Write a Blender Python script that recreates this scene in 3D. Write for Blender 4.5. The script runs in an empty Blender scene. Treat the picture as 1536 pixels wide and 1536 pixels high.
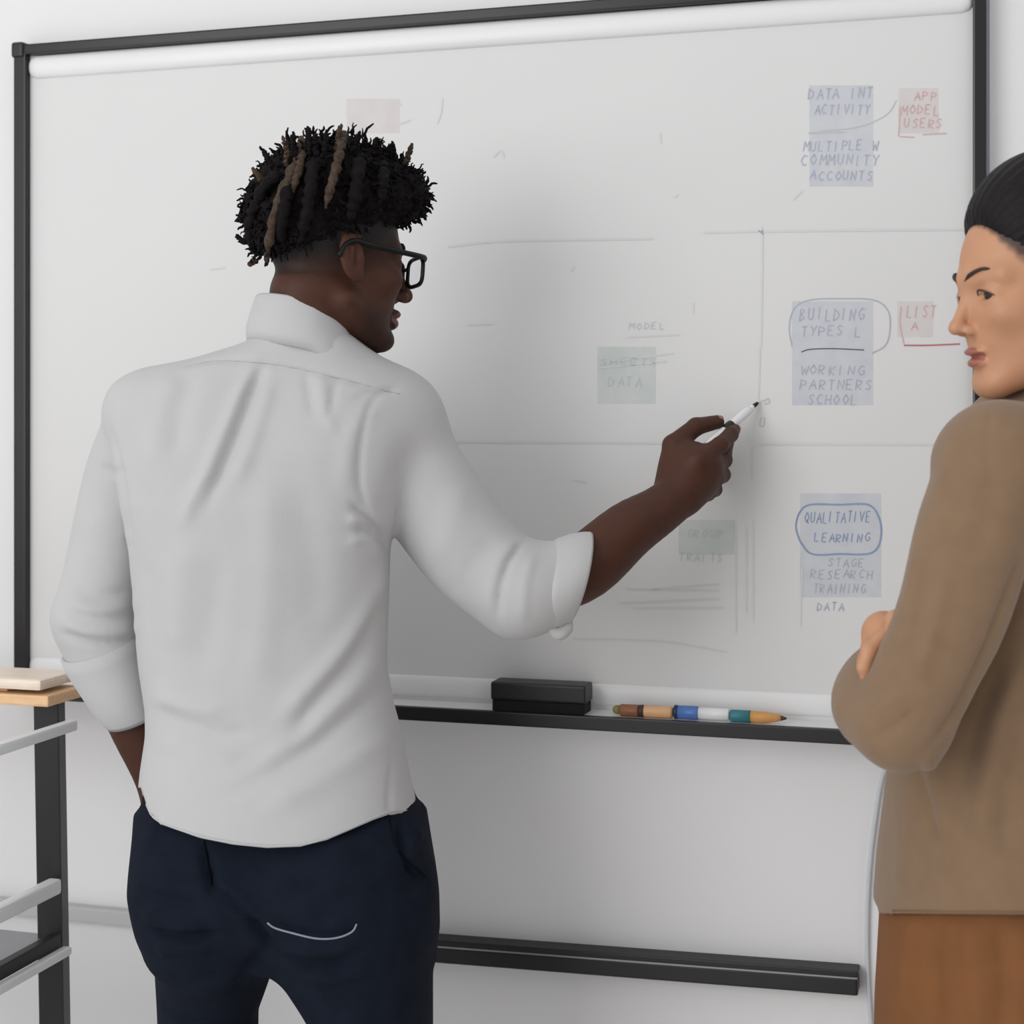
import bpy, bmesh, math, random
import numpy as np
from mathutils import Vector, Matrix

random.seed(7)
rng = np.random.default_rng(11)
scene = bpy.context.scene
col = scene.collection

# ------------------------------------------------------------------ camera, world, lights, exposure
F_PX, CX, HY = 2400.0, 768.0, 640.0         # focal length in pixels, centre column, horizon row
CAM_Z = 1.45
cam_d = bpy.data.cameras.new('camera')
cam = bpy.data.objects.new('camera', cam_d)
col.objects.link(cam)
cam.location = (0, 0, CAM_Z)
cam.rotation_euler = (math.pi / 2, 0, 0)
cam_d.sensor_width = 36
cam_d.lens = F_PX / 1536 * 36
cam_d.shift_y = -(768 - HY) / 1536
cam_d.dof.use_dof = True
cam_d.dof.focus_distance = 2.1
cam_d.dof.aperture_fstop = 5.6
cam_d.clip_start = 0.05
scene.camera = cam

world = bpy.data.worlds.new('world')
scene.world = world
world.use_nodes = True
bg = world.node_tree.nodes['Background']
bg.inputs['Color'].default_value = (0.99, 0.993, 1.0, 1)
bg.inputs['Strength'].default_value = 0.72


def area_light(name, loc, target, sx, sy, power, color):
    l = bpy.data.lights.new(name, 'AREA')
    l.shape = 'RECTANGLE'
    l.size, l.size_y = sx, sy
    l.energy = power
    l.color = color
    o = bpy.data.objects.new(name, l)
    col.objects.link(o)
    o.location = loc
    d = Vector(target) - Vector(loc)
    o.rotation_euler = d.to_track_quat('-Z', 'Y').to_euler()
    return o


area_light('window_light', (-2.7, -0.7, 2.05), (0.3, 2.3, 1.0), 2.2, 2.2, 58, (1.0, 0.99, 0.98))
area_light('ceiling_light', (-0.9, 0.6, 3.2), (-0.4, 1.9, 0.9), 1.6, 1.6, 5, (1.0, 0.99, 0.975))

vs = scene.view_settings
vs.view_transform = 'Standard'
vs.look = 'None'
vs.exposure = 0.0
vs.gamma = 1.0
vs.use_curve_mapping = False

# ------------------------------------------------------------------ coordinates
TH = math.atan(0.298)
WX, WY = 0.371, 2.33
U = np.array([math.cos(TH), -math.sin(TH), 0.0])       # along the wall, to the right
N = np.array([-math.sin(TH), -math.cos(TH), 0.0])      # out of the wall, into the room
O = np.array([WX, WY, 0.0])


def M(px, py, d=2.1):
    return np.array([(px - CX) * d / F_PX, d, CAM_Z + (HY - py) * d / F_PX])


def wuv(px, py, off=0.0):
    """the wall coordinates (along, height) of a point seen in the photograph, off metres in front of the wall"""
    o = O + N * off
    r = np.array([(px - CX) / F_PX, 1.0, (HY - py) / F_PX])
    c = np.array([0, 0, CAM_Z])
    t = np.dot(o - c, N) / np.dot(r, N)
    p = c + r * t
    return float(np.dot(p - O, U)), float(p[2])


def W(u, z, n=0.0):
    return O + U * u + N * n + np.array([0, 0, z])


# ------------------------------------------------------------------ materials
def srgb(r, g, b):
    f = lambda c: (c / 255 / 12.92) if c / 255 <= 0.04045 else ((c / 255 + 0.055) / 1.055) ** 2.4
    return (f(r), f(g), f(b), 1)


MATS = {}


def mat(name, color, rough=0.6, metal=0.0, noise=0.0, nscale=20.0, bump=0.0, bscale=200.0, sss=0.0, spec=0.5,
        sheen=0.0, attr=None, attr_col=None, stretch=None, coat=0.0):
    m = bpy.data.materials.new(name)
    m.use_nodes = True
    nt = m.node_tree
    b = nt.nodes['Principled BSDF']
    b.inputs['Base Color'].default_value = color
    b.inputs['Roughness'].default_value = rough
    b.inputs['Metallic'].default_value = metal
    b.inputs['Specular IOR Level'].default_value = spec
    if sheen:
        b.inputs['Sheen Weight'].default_value = sheen
    if coat:
        b.inputs['Coat Weight'].default_value = coat
    if sss:
        b.inputs['Subsurface Weight'].default_value = sss
        b.inputs['Subsurface Radius'].default_value = (0.010, 0.004, 0.002)
        b.inputs['Subsurface Scale'].default_value = 0.6
    tc = nt.nodes.new('ShaderNodeTexCoord')
    src = tc.outputs['Object']
    if stretch:
        mp = nt.nodes.new('ShaderNodeMapping')
        mp.inputs['Scale'].default_value = stretch
        nt.links.new(src, mp.inputs['Vector'])
        src = mp.outputs['Vector']
    last = None
    if noise:
        n = nt.nodes.new('ShaderNodeTexNoise')
        n.inputs['Scale'].default_value = nscale
        n.inputs['Detail'].default_value = 5
        nt.links.new(src, n.inputs['Vector'])
        r = nt.nodes.new('ShaderNodeMapRange')
        r.inputs['From Min'].default_value = 0.3
        r.inputs['From Max'].default_value = 0.7
        r.inputs['To Min'].default_value = 1 - noise
        r.inputs['To Max'].default_value = 1 + noise
        nt.links.new(n.outputs['Fac'], r.inputs['Value'])
        mx = nt.nodes.new('ShaderNodeMix')
        mx.data_type = 'RGBA'
        mx.blend_type = 'MULTIPLY'
        mx.inputs['Factor'].default_value = 1
        mx.inputs['A'].default_value = color
        nt.links.new(r.outputs['Result'], mx.inputs['B'])
        last = mx.outputs['Result']
    if attr:
        a = nt.nodes.new('ShaderNodeAttribute')
        a.attribute_name = attr
        mx = nt.nodes.new('ShaderNodeMix')
        mx.data_type = 'RGBA'
        mx.inputs['A'].default_value = color
        if last:
            nt.links.new(last, mx.inputs['A'])
        mx.inputs['B'].default_value = attr_col
        nt.links.new(a.outputs['Fac'], mx.inputs['Factor'])
        last = mx.outputs['Result']
    if last:
        nt.links.new(last, b.inputs['Base Color'])
    if bump:
        n = nt.nodes.new('ShaderNodeTexNoise')
        n.inputs['Scale'].default_value = bscale
        n.inputs['Detail'].default_value = 3
        nt.links.new(src, n.inputs['Vector'])
        bp = nt.nodes.new('ShaderNodeBump')
        bp.inputs['Strength'].default_value = bump
        bp.inputs['Distance'].default_value = 0.002
        nt.links.new(n.outputs['Fac'], bp.inputs['Height'])
        nt.links.new(bp.outputs['Normal'], b.inputs['Normal'])
    MATS[name] = m
    return m


mat('wall_paint', srgb(228, 228, 229), 0.75, noise=0.012, nscale=3, bump=0.05, bscale=120)
mat('floor_concrete', srgb(226, 225, 223), 0.5, noise=0.06, nscale=5)
mat('board_enamel', srgb(216, 216, 216), 0.42, noise=0.010, nscale=2.5, spec=0.25)
mat('white_plastic', srgb(228, 228, 229), 0.35, noise=0.01, nscale=10)
mat('frame_black', srgb(15, 15, 18), 0.28, noise=0.08, nscale=30, spec=0.45)
mat('rail_black', srgb(24, 24, 27), 0.45, noise=0.08, nscale=30)
mat('rail_silver', srgb(150, 152, 158), 0.35, metal=0.6, noise=0.04, nscale=30)
mat('felt_black', srgb(18, 18, 22), 0.95, noise=0.2, nscale=80, bump=0.3, bscale=400)
mat('plastic_black', srgb(14, 14, 17), 0.4, noise=0.08, nscale=40)
mat('trim_grey', srgb(188, 188, 190), 0.6, noise=0.03, nscale=12)
mat('shirt_cotton', srgb(186, 186, 187), 0.85, noise=0.012, nscale=30, bump=0.12, bscale=900, sheen=0.1)
mat('stitch_white', srgb(184, 184, 188), 0.8, noise=0.02, nscale=60)
mat('denim_navy', srgb(20, 26, 38), 0.9, noise=0.16, nscale=35, bump=0.25, bscale=900, spec=0.12)
mat('denim_seam', srgb(12, 15, 23), 0.9, noise=0.15, nscale=60, spec=0.1)
mat('stitch_pale', srgb(138, 142, 154), 0.8, noise=0.1, nscale=120)
mat('skin_dark', srgb(72, 43, 31), 0.55, spec=0.25, noise=0.09, nscale=40, bump=0.10, bscale=500, sss=0.12, attr='fade',
    attr_col=srgb(22, 17, 16))
mat('lip_dark', srgb(104, 62, 58), 0.4, noise=0.06, nscale=80, sss=0.1)
mat('nail_dark', srgb(146, 104, 90), 0.3, noise=0.03, nscale=80)
mat('hair_black', srgb(19, 16, 16), 0.8, noise=0.4, nscale=160, bump=0.4, bscale=700, spec=0.12)
mat('hair_brown', srgb(66, 53, 42), 0.8, noise=0.55, nscale=180, bump=0.5, bscale=600, spec=0.3)
mat('glasses_black', srgb(9, 9, 11), 0.4, noise=0.05, nscale=40, spec=0.3)
mat('marker_white', srgb(226, 227, 228), 0.35, noise=0.01, nscale=40)
mat('marker_nib', srgb(26, 26, 28), 0.7, noise=0.1, nscale=90)
mat('ochre_wood', srgb(208, 150, 84), 0.5, noise=0.08, nscale=60)
mat('brown_cap', srgb(140, 92, 58), 0.5, noise=0.08, nscale=60)
mat('dark_brown', srgb(62, 40, 30), 0.5, noise=0.08, nscale=60)
mat('tan_barrel', srgb(218, 172, 128), 0.5, noise=0.05, nscale=60)
mat('blue_cap', srgb(78, 116, 184), 0.4, noise=0.05, nscale=60)
mat('navy_ring', srgb(34, 42, 72), 0.4, noise=0.05, nscale=60)
mat('teal_grip', srgb(52, 120, 130), 0.5, noise=0.06, nscale=60)
mat('olive_tip', srgb(128, 120, 70), 0.5, noise=0.06, nscale=60)
mat('wood_pale', srgb(226, 186, 142), 0.5, noise=0.10, nscale=14, stretch=(1, 8, 8))
mat('wood_cream', srgb(234, 218, 200), 0.4, noise=0.05, nscale=14, stretch=(1, 8, 8))
mat('blazer_tan', srgb(129, 103, 78), 0.85, noise=0.05, nscale=40, bump=0.15, bscale=900, sheen=0.2)
mat('blazer_seam', srgb(120, 96, 74), 0.85, noise=0.05, nscale=60)
mat('skirt_ochre', srgb(122, 76, 36), 0.8, noise=0.08, nscale=25, bump=0.15, bscale=700)
mat('skin_tan', srgb(192, 141, 108), 0.5, noise=0.05, nscale=30, bump=0.06, bscale=500, sss=0.15, attr='fade',
    attr_col=srgb(26, 20, 20))
mat('lip_rose', srgb(160, 98, 84), 0.4, noise=0.06, nscale=80, sss=0.1)
mat('eye_white', srgb(186, 172, 166), 0.2, noise=0.02, nscale=80)
mat('eye_iris', srgb(40, 26, 20), 0.15, noise=0.2, nscale=300)
mat('brow_hair', srgb(52, 38, 34), 0.7, noise=0.3, nscale=300)
mat('hair_sleek', srgb(20, 16, 17), 0.5, noise=0.35, nscale=60, bump=0.35, bscale=160, spec=0.2, stretch=(1, 6, 6))
mat('shoe_leather', srgb(48, 34, 28), 0.4, noise=0.1, nscale=30)
mat('cable_white', srgb(206, 209, 214), 0.5, noise=0.02, nscale=30)
mat('ink_blue', srgb(172, 178, 194), 0.6, noise=0.06, nscale=60)
mat('ink_blue_dark', srgb(134, 152, 182), 0.6, noise=0.06, nscale=60)
mat('ink_grey', srgb(190, 192, 195), 0.6, noise=0.04, nscale=60)
mat('ink_faint', srgb(208, 209, 210), 0.6, noise=0.02, nscale=60)
mat('ink_green', srgb(190, 202, 198), 0.6, noise=0.04, nscale=60)
mat('ink_red', srgb(208, 174, 170), 0.6, noise=0.06, nscale=60)
mat('ink_red_dark', srgb(182, 112, 120), 0.6, noise=0.06, nscale=60)
mat('ink_black', srgb(60, 60, 64), 0.6, noise=0.1, nscale=60)


def glass_mat():
    m = bpy.data.materials.new('lens_glass')
    m.use_nodes = True
    b = m.node_tree.nodes['Principled BSDF']
    b.inputs['Base Color'].default_value = (0.95, 0.97, 1, 1)
    b.inputs['Roughness'].default_value = 0.03
    b.inputs['Transmission Weight'].default_value = 1
    b.inputs['IOR'].default_value = 1.08
    MATS['lens_glass'] = m


def tint_mat(name, color, amount):
    """added tint for colour bleed from the inks: patchy, see-through film on the board"""
    m = bpy.data.materials.new(name)
    m.use_nodes = True
    nt = m.node_tree
    b = nt.nodes['Principled BSDF']
    b.inputs['Base Color'].default_value = color
    b.inputs['Roughness'].default_value = 0.5
    tc = nt.nodes.new('ShaderNodeTexCoord')
    n = nt.nodes.new('ShaderNodeTexNoise')
    n.inputs['Scale'].default_value = 28
    n.inputs['Detail'].default_value = 3
    nt.links.new(tc.outputs['Object'], n.inputs['Vector'])
    r = nt.nodes.new('ShaderNodeMapRange')
    r.inputs['From Min'].default_value = 0.3
    r.inputs['From Max'].default_value = 0.7
    r.inputs['To Min'].default_value = amount * 0.7
    r.inputs['To Max'].default_value = amount * 1.2
    nt.links.new(n.outputs['Fac'], r.inputs['Value'])
    nt.links.new(r.outputs['Result'], b.inputs['Alpha'])
    MATS[name] = m


glass_mat()
tint_mat('tint_blue', srgb(194, 202, 220), 0.26)
tint_mat('tint_green', srgb(198, 214, 208), 0.26)
tint_mat('tint_red', srgb(222, 204, 202), 0.2)


# ------------------------------------------------------------------ object helpers
def tag(o, label=None, cat=None, group=None, kind=None):
    if label:
        o['label'] = label
    if cat:
        o['category'] = cat
    if group:
        o['group'] = group
    if kind:
        o['kind'] = kind
    return o


def empty(name, loc=(0, 0, 0), rz=0.0):
    o = bpy.data.objects.new(name, None)
    o.empty_display_size = 0.05
    col.objects.link(o)
    o.location = loc
    o.rotation_euler = (0, 0, rz)
    return o


def set_parent(o, parent):
    """parent while keeping the world placement (own placement is world space)"""
    if parent is None:
        return o
    o.parent = parent
    chain = Matrix.Identity(4)
    p = parent
    mats = []
    while p is not None:
        mats.append(p.matrix_parent_inverse @ Matrix.LocRotScale(p.location, p.rotation_euler, p.scale))
        p = p.parent
    for m in reversed(mats):
        chain = chain @ m
    o.matrix_parent_inverse = chain.inverted()
    return o


def add(name, verts, faces, material, parent=None, smooth=True, mats=None, mat_idx=None):
    me = bpy.data.meshes.new(name)
    verts = np.asarray(verts, dtype=float)
    me.from_pydata(verts.tolist(), [], [tuple(map(int, f)) for f in faces])
    for m in (mats or [material]):
        me.materials.append(MATS[m])
    me.update()
    if smooth:
        me.polygons.foreach_set('use_smooth', [True] * len(me.polygons))
    if mat_idx is not None:
        me.polygons.foreach_set('material_index', np.asarray(mat_idx, dtype=np.int32))
    o = bpy.data.objects.new(name, me)
    col.objects.link(o)
    set_parent(o, parent)
    return o


def add_quads(name, verts, quads, material, parent=None, mats=None, mat_idx=None, attr=None):
    me = bpy.data.meshes.new(name)
    nv, nq = len(verts), len(quads)
    me.vertices.add(nv)
    me.vertices.foreach_set('co', np.asarray(verts, dtype=np.float32).ravel())
    me.loops.add(nq * 4)
    me.loops.foreach_set('vertex_index', np.asarray(quads, dtype=np.int32).ravel())
    me.polygons.add(nq)
    me.polygons.foreach_set('loop_start', np.arange(nq, dtype=np.int32) * 4)
    for m in (mats or [material]):
        me.materials.append(MATS[m])
    me.update(calc_edges=True)
    me.validate()
    me.polygons.foreach_set('use_smooth', [True] * len(me.polygons))
    if mat_idx is not None:
        me.polygons.foreach_set('material_index', np.asarray(mat_idx, dtype=np.int32))
    if attr:
        for k, v in attr.items():
            a = me.attributes.new(k, 'FLOAT', 'POINT')
            a.data.foreach_set('value', np.asarray(v, dtype=np.float32))
    o = bpy.data.objects.new(name, me)
    col.objects.link(o)
    set_parent(o, parent)
    return o


def box_geo(sx, sy, sz, bev=0.0, seg=2):
    bm = bmesh.new()
    bmesh.ops.create_cube(bm, size=1.0)
    bmesh.ops.scale(bm, vec=(sx, sy, sz), verts=bm.verts)
    if bev:
        bmesh.ops.bevel(bm, geom=list(bm.edges), offset=bev, segments=seg, affect='EDGES', profile=0.6)
    bm.verts.index_update()
    v = np.array([x.co[:] for x in bm.verts])
    f = [[x.index for x in p.verts] for p in bm.faces]
    bm.free()
    return v, f


def wall_box(name, u0, u1, z0, z1, n0, n1, material, parent=None, bev=0.0, roll=0.0, seg=2):
    """a box lying along the wall: along u0..u1, height z0..z1, n0..n1 in front of it"""
    v, f = box_geo(u1 - u0, n1 - n0, z1 - z0, bev, seg)
    if roll:
        c, s = math.cos(roll), math.sin(roll)
        x, z = v[:, 0].copy(), v[:, 2].copy()
        v[:, 0], v[:, 2] = c * x - s * z, s * x + c * z
    c = W((u0 + u1) / 2, (z0 + z1) / 2, (n0 + n1) / 2)
    w = c + v[:, 0:1] * U - v[:, 1:2] * N + v[:, 2:3] * np.array([0, 0, 1.0])
    return add(name, w, f, material, parent, smooth=False)


def frames(pts):
    pts = np.asarray(pts, float)
    t = np.gradient(pts, axis=0)
    t /= np.linalg.norm(t, axis=1)[:, None] + 1e-12
    ref = np.array([0, 0, 1.0]) if abs(t[0][2]) < 0.9 else np.array([1.0, 0, 0])
    n = np.cross(t[0], ref)
    n /= np.linalg.norm(n)
    ns, bs = [], []
    for i in range(len(pts)):
        n = n - t[i] * np.dot(n, t[i])
        n /= np.linalg.norm(n)
        ns.append(n)
        bs.append(np.cross(t[i], n))
    return t, np.array(ns), np.array(bs)


def tube_geo(pts, rad, seg=8, caps=True):
    pts = np.asarray(pts, float)
    k = len(pts)
    rad = np.full(k, rad) if np.isscalar(rad) else np.asarray(rad, float)
    t, n, b = frames(pts)
    a = np.linspace(0, 2 * math.pi, seg, endpoint=False)
    v = (pts[:, None, :] + rad[:, None, None] * (np.cos(a)[None, :, None] * n[:, None, :] +
                                                 np.sin(a)[None, :, None] * b[:, None, :])).reshape(-1, 3)
    f = []
    for i in range(k - 1):
        for j in range(seg):
            j2 = (j + 1) % seg
            f.append((i * seg + j, i * seg + j2, (i + 1) * seg + j2, (i + 1) * seg + j))
    if caps:
        f.append(tuple(range(seg - 1, -1, -1)))
        f.append(tuple((k - 1) * seg + j for j in range(seg)))
    return v, f


def join_geo(parts):
    vs_, fs_, o = [], [], 0
    for v, f in parts:
        vs_.append(np.asarray(v, float))
        fs_ += [tuple(i + o for i in p) for p in f]
        o += len(v)
    return np.concatenate(vs_), fs_


def smooth_path(ctrl, n=24, closed=False):
    """Catmull-Rom through the control points"""
    c = np.asarray(ctrl, float)
    if closed:
        c = np.vstack([c[-1], c, c[0], c[1]])
    else:
        c = np.vstack([2 * c[0] - c[1], c, 2 * c[-1] - c[-2]])
    m = len(c) - 3
    out = []
    for q in np.linspace(0, m, n, endpoint=not closed):
        i = min(int(q), m - 1)
        t = q - i
        p0, p1, p2, p3 = c[i], c[i + 1], c[i + 2], c[i + 3]
        out.append(0.5 * ((2 * p1) + (-p0 + p2) * t + (2 * p0 - 5 * p1 + 4 * p2 - p3) * t * t +
                          (-p0 + 3 * p1 - 3 * p2 + p3) * t ** 3))
    return np.array(out)


# ------------------------------------------------------------------ distance fields -> continuous surfaces
def smin(a, b, k):
    h = np.clip(0.5 + 0.5 * (b - a) / k, 0, 1)
    return b + (a - b) * h - k * h * (1 - h)


def smax(a, b, k):
    return -smin(-a, -b, k)


def ell(p, c, r):
    x, y, z = (p[0] - c[0]), (p[1] - c[1]), (p[2] - c[2])
    k0 = np.sqrt((x / r[0]) ** 2 + (y / r[1]) ** 2 + (z / r[2]) ** 2)
    k1 = np.sqrt((x / r[0] ** 2) ** 2 + (y / r[1] ** 2) ** 2 + (z / r[2] ** 2) ** 2) + 1e-9
    return k0 * (k0 - 1) / k1


def cone(p, a, b, ra, rb):
    a, b = np.asarray(a, float), np.asarray(b, float)
    d = b - a
    L = float(np.dot(d, d)) + 1e-12
    x, y, z = p[0] - a[0], p[1] - a[1], p[2] - a[2]
    t = np.clip((x * d[0] + y * d[1] + z * d[2]) / L, 0, 1)
    return np.sqrt((x - t * d[0]) ** 2 + (y - t * d[1]) ** 2 + (z - t * d[2]) ** 2) - (ra + t * (rb - ra))


def chain(p, pts, rad, k=0.012):
    d = None
    if k > .012:                                            # long limbs: follow a smooth curve, no lumps at the joints
        q = smooth_path(np.column_stack([np.array(pts, float), np.array(rad, float) + .0022]), 4 * (len(pts) - 1) + 1)
        for i in range(len(q) - 1):
            c = cone(p, q[i, :3], q[i + 1, :3], q[i, 3], q[i + 1, 3])
            d = c if d is None else np.minimum(d, c)
        return d
    for i in range(len(pts) - 1):
        c = cone(p, pts[i], pts[i + 1], rad[i], rad[i + 1])
        d = c if d is None else smin(d, c, k)
    return d


def loft(p, rows, expo=2.3):
    """rows of (z, x left, x right, y centre, y half depth), z ascending"""
    r = np.array(sorted(rows), float)
    z = np.clip(p[2], r[0, 0], r[-1, 0])
    xl, xr = np.interp(z, r[:, 0], r[:, 1]), np.interp(z, r[:, 0], r[:, 2])
    yc, b = np.interp(z, r[:, 0], r[:, 3]), np.interp(z, r[:, 0], r[:, 4])
    a, cx = (xr - xl) / 2, (xl + xr) / 2
    rho = (np.abs((p[0] - cx) / a) ** expo + np.abs((p[1] - yc) / b) ** expo) ** (1 / expo)
    d = (rho - 1) * np.minimum(a, b)
    dz = np.maximum(p[2] - r[-1, 0], r[0, 0] - p[2])
    return np.maximum(d, dz)


def nets(fn, lo, hi, h):
    lo, hi = np.asarray(lo, float), np.asarray(hi, float)
    n = np.maximum(np.ceil((hi - lo) / h).astype(int) + 1, 3)
    ax = [(lo[i] + np.arange(n[i]) * h).astype(np.float32) for i in range(3)]
    X, Y, Z = np.meshgrid(*ax, indexing='ij')
    S = fn((X, Y, Z)).astype(np.float32)
    cells = tuple(n - 1)
    acc = np.zeros(cells + (3,), np.float32)
    cnt = np.zeros(cells, np.float32)
    edges = []
    for a in range(3):
        s0 = [slice(None)] * 3
        s1 = [slice(None)] * 3
        s0[a], s1[a] = slice(0, -1), slice(1, None)
        A, B = S[tuple(s0)], S[tuple(s1)]
        idx = np.argwhere((A < 0) != (B < 0))
        va = A[tuple(idx.T)]
        vb = B[tuple(idx.T)]
        t = va / (va - vb)
        pos = idx.astype(np.float32)
        pos[:, a] += t
        o1, o2 = [q for q in range(3) if q != a]
        for d1 in (0, 1):
            for d2 in (0, 1):
                c = idx.copy()
                c[:, o1] -= d1
                c[:, o2] -= d2
                ok = (c >= 0).all(1) & (c < np.array(cells)).all(1)
                ci = tuple(c[ok].T)
                np.add.at(acc, ci, pos[ok])
                np.add.at(cnt, ci, 1)
        edges.append((a, o1, o2, idx, va < 0))
    act = cnt > 0
    ids = -np.ones(cells, np.int64)
    ids[act] = np.arange(act.sum())
    V = acc[act] / cnt[act][:, None] * h + lo
    Q = []
    for a, o1, o2, idx, ins in edges:
        ok = (idx[:, o1] >= 1) & (idx[:, o2] >= 1) & (idx[:, o1] < cells[o1]) & (idx[:, o2] < cells[o2])
        i, s = idx[ok], ins[ok]

        def cid(d1, d2):
            c = i.copy()
            c[:, o1] -= d1
            c[:, o2] -= d2
            return ids[tuple(c.T)]
        q = np.stack([cid(1, 1), cid(0, 1), cid(0, 0), cid(1, 0)], 1)
        flip = s if a != 1 else ~s
        q[~flip] = q[~flip][:, ::-1]
        Q.append(q)
    return V, np.concatenate(Q)


def relax(V, Q, it=2, lam=0.5):
    e = np.concatenate([Q[:, [0, 1]], Q[:, [1, 2]], Q[:, [2, 3]], Q[:, [3, 0]]])
    e = np.concatenate([e, e[:, ::-1]])
    for _ in range(it):
        s = np.zeros_like(V)
        c = np.zeros(len(V))
        np.add.at(s, e[:, 0], V[e[:, 1]])
        np.add.at(c, e[:, 0], 1)
        V = V + lam * (s / np.maximum(c, 1)[:, None] - V)
    return V


def normals(V, Q):
    fn = np.cross(V[Q[:, 2]] - V[Q[:, 0]], V[Q[:, 3]] - V[Q[:, 1]])
    n = np.zeros_like(V)
    for i in range(4):
        np.add.at(n, Q[:, i], fn)
    return n / (np.linalg.norm(n, axis=1)[:, None] + 1e-12)


def compact(V, Q):
    used = np.unique(Q)
    m = -np.ones(len(V), np.int64)
    m[used] = np.arange(len(used))
    return V[used], m[Q]


def trim(V, Q, g):
    """keep the part of a surface where g(V) > 0, with a clean edge: g is in metres and the edge slides along its gradient"""
    v = g(V)
    keep = (v[Q] > 0).any(1)
    Q = Q[keep]
    V, Q = compact(V, Q)
    v = g(V)
    e = 1e-4
    gr = np.stack([(g(V + np.eye(3)[i] * e) - v) / e for i in range(3)], 1)
    gr /= (np.linalg.norm(gr, axis=1)[:, None] ** 2 + 1e-9)
    out = v < 0
    V[out] -= gr[out] * v[out][:, None]
    return V, Q


def shell(V, Q, t):
    """give an open cloth surface thickness inwards"""
    n = normals(V, Q)
    k = len(V)
    V2 = np.concatenate([V, V - n * t])
    Q2 = [Q, Q[:, ::-1] + k]
    e = np.concatenate([Q[:, [0, 1]], Q[:, [1, 2]], Q[:, [2, 3]], Q[:, [3, 0]]])
    key = np.sort(e, 1)
    _, inv, c = np.unique(key, axis=0, return_inverse=True, return_counts=True)
    b = e[c[inv.ravel()] == 1]
    Q2.append(np.stack([b[:, 1], b[:, 0], b[:, 0] + k, b[:, 1] + k], 1))
    return V2, np.concatenate(Q2)


def to_px(V):
    return np.stack([CX + V[:, 0] / V[:, 1] * F_PX, HY - (V[:, 2] - CAM_Z) / V[:, 1] * F_PX], 1)


def fold(V, Nn, lines, front=True):
    """cloth folds: ridges and creases laid along lines over the side of the cloth that faces into the room"""
    P = to_px(V)
    d = np.zeros(len(V))
    face = np.clip(-Nn[:, 1] * 2.5, 0, 1)
    for pts, wid, hgt in lines:
        pts = smooth_path(np.array(pts, float), max(8, 5 * len(pts))) if len(pts) > 2 else np.array(pts, float)
        best = np.full(len(V), 1e9)
        tt = np.zeros(len(V))
        L = len(pts) - 1
        for i in range(L):
            a, b = pts[i], pts[i + 1]
            ab = b - a
            t = np.clip(((P - a) @ ab) / (ab @ ab + 1e-9), 0, 1)
            q = np.linalg.norm(P - a - t[:, None] * ab, axis=1)
            m = q < best
            best[m] = q[m]
            tt[m] = (i + t[m]) / L
        env = np.clip(np.minimum(tt, 1 - tt) * 5 + 0.15, 0, 1)
        d += hgt * np.exp(-(best / wid) ** 2) * env
    return V + Nn * (d * face)[:, None]


def wave(P, f, seed):
    r = np.random.default_rng(seed)
    s = 0
    for i in range(5):
        k = r.normal(size=3) * f
        s = s + np.sin(P[..., 0] * k[0] + P[..., 1] * k[1] + P[..., 2] * k[2] + r.uniform(0, 6.28))
    return s / 5

# ------------------------------------------------------------------ the room
def slab(name, u0, u1, z0, z1, n0, n1, m, kind='structure', **k):
    o = wall_box(name, u0, u1, z0, z1, n0, n1, m, **k)
    return tag(o, kind=kind)


tag(slab('wall_back', -4.0, 3.2, 0.0, 3.0, -0.12, 0.0, 'wall_paint'), 'plain white painted wall behind the whiteboard')
tag(slab('floor', -4.0, 3.2, -0.1, 0.0, 0.0, 5.0, 'floor_concrete'), 'pale grey floor under the two people')
tag(slab('baseboard_back', -4.0, 3.2, 0.0, 0.09, 0.0, 0.014, 'white_plastic', bev=0.003),
    'white baseboard along the foot of the wall')
tag(slab('blocker_wall_right', 1.25, 1.37, 0.0, 3.0, 0.0, 4.2, 'wall_paint'), 'plain white unseen wall added at the right to block ambient light')  # out of view, added to cut the ambient light from the right
# pale grey ledge low on the wall, left of the man
ul, zl = wuv(60, 1358)
ul2, zl2 = wuv(300, 1372)
tag(slab('trim_1', -2.2, ul2, zl2 - 0.026, zl2, 0.0, 0.02, 'trim_grey', bev=0.004),
    'grey ledge low on the wall behind the man with the white shirt')

# ------------------------------------------------------------------ whiteboard
BN = 0.022                                             # board surface in front of the wall
u_l, _ = wuv(21, 500, BN + 0.012)
u_l2, _ = wuv(39, 500, BN + 0.012)
u_r, _ = wuv(1459, 150, BN + 0.012)
u_r2, _ = wuv(1480, 150, BN + 0.012)
_, z_top = wuv(500, 30, BN + 0.012)
_, z_top2 = wuv(500, 47, BN + 0.012)
_, z_str = wuv(500, 84, BN + 0.012)
_, z_tray = wuv(900, 1075, BN + 0.07)
_, z_tray2 = wuv(900, 1096, BN + 0.07)
_, z_bot = wuv(700, 1022, BN + 0.01)
board = empty('whiteboard', tuple(W((u_l + u_r) / 2, z_tray2)))
tag(board, 'large wall-mounted whiteboard with black frame and faint handwritten notes', 'whiteboard')
wall_box('panel', u_l + 0.004, u_r2 - 0.004, z_tray2, z_top - 0.004, 0.0, BN, 'board_enamel', board)
wall_box('frame_post', u_l, u_l2, z_tray2, z_top, 0.0, BN + 0.014, 'frame_black', board, bev=0.003)
wall_box('frame_post', u_r, u_r2, z_tray2, z_top, 0.0, BN + 0.014, 'frame_black', board, bev=0.003)
ur, _ = wuv(1483, 150, 0.01)
wall_box('edge_strip', u_r2, u_r2 + 0.004, z_tray2, z_top, 0.0, 0.012, 'rail_silver', board)
wall_box('top_rail', u_l, u_r2, z_top2, z_top, 0.0, BN + 0.014, 'frame_black', board, bev=0.003)
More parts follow.
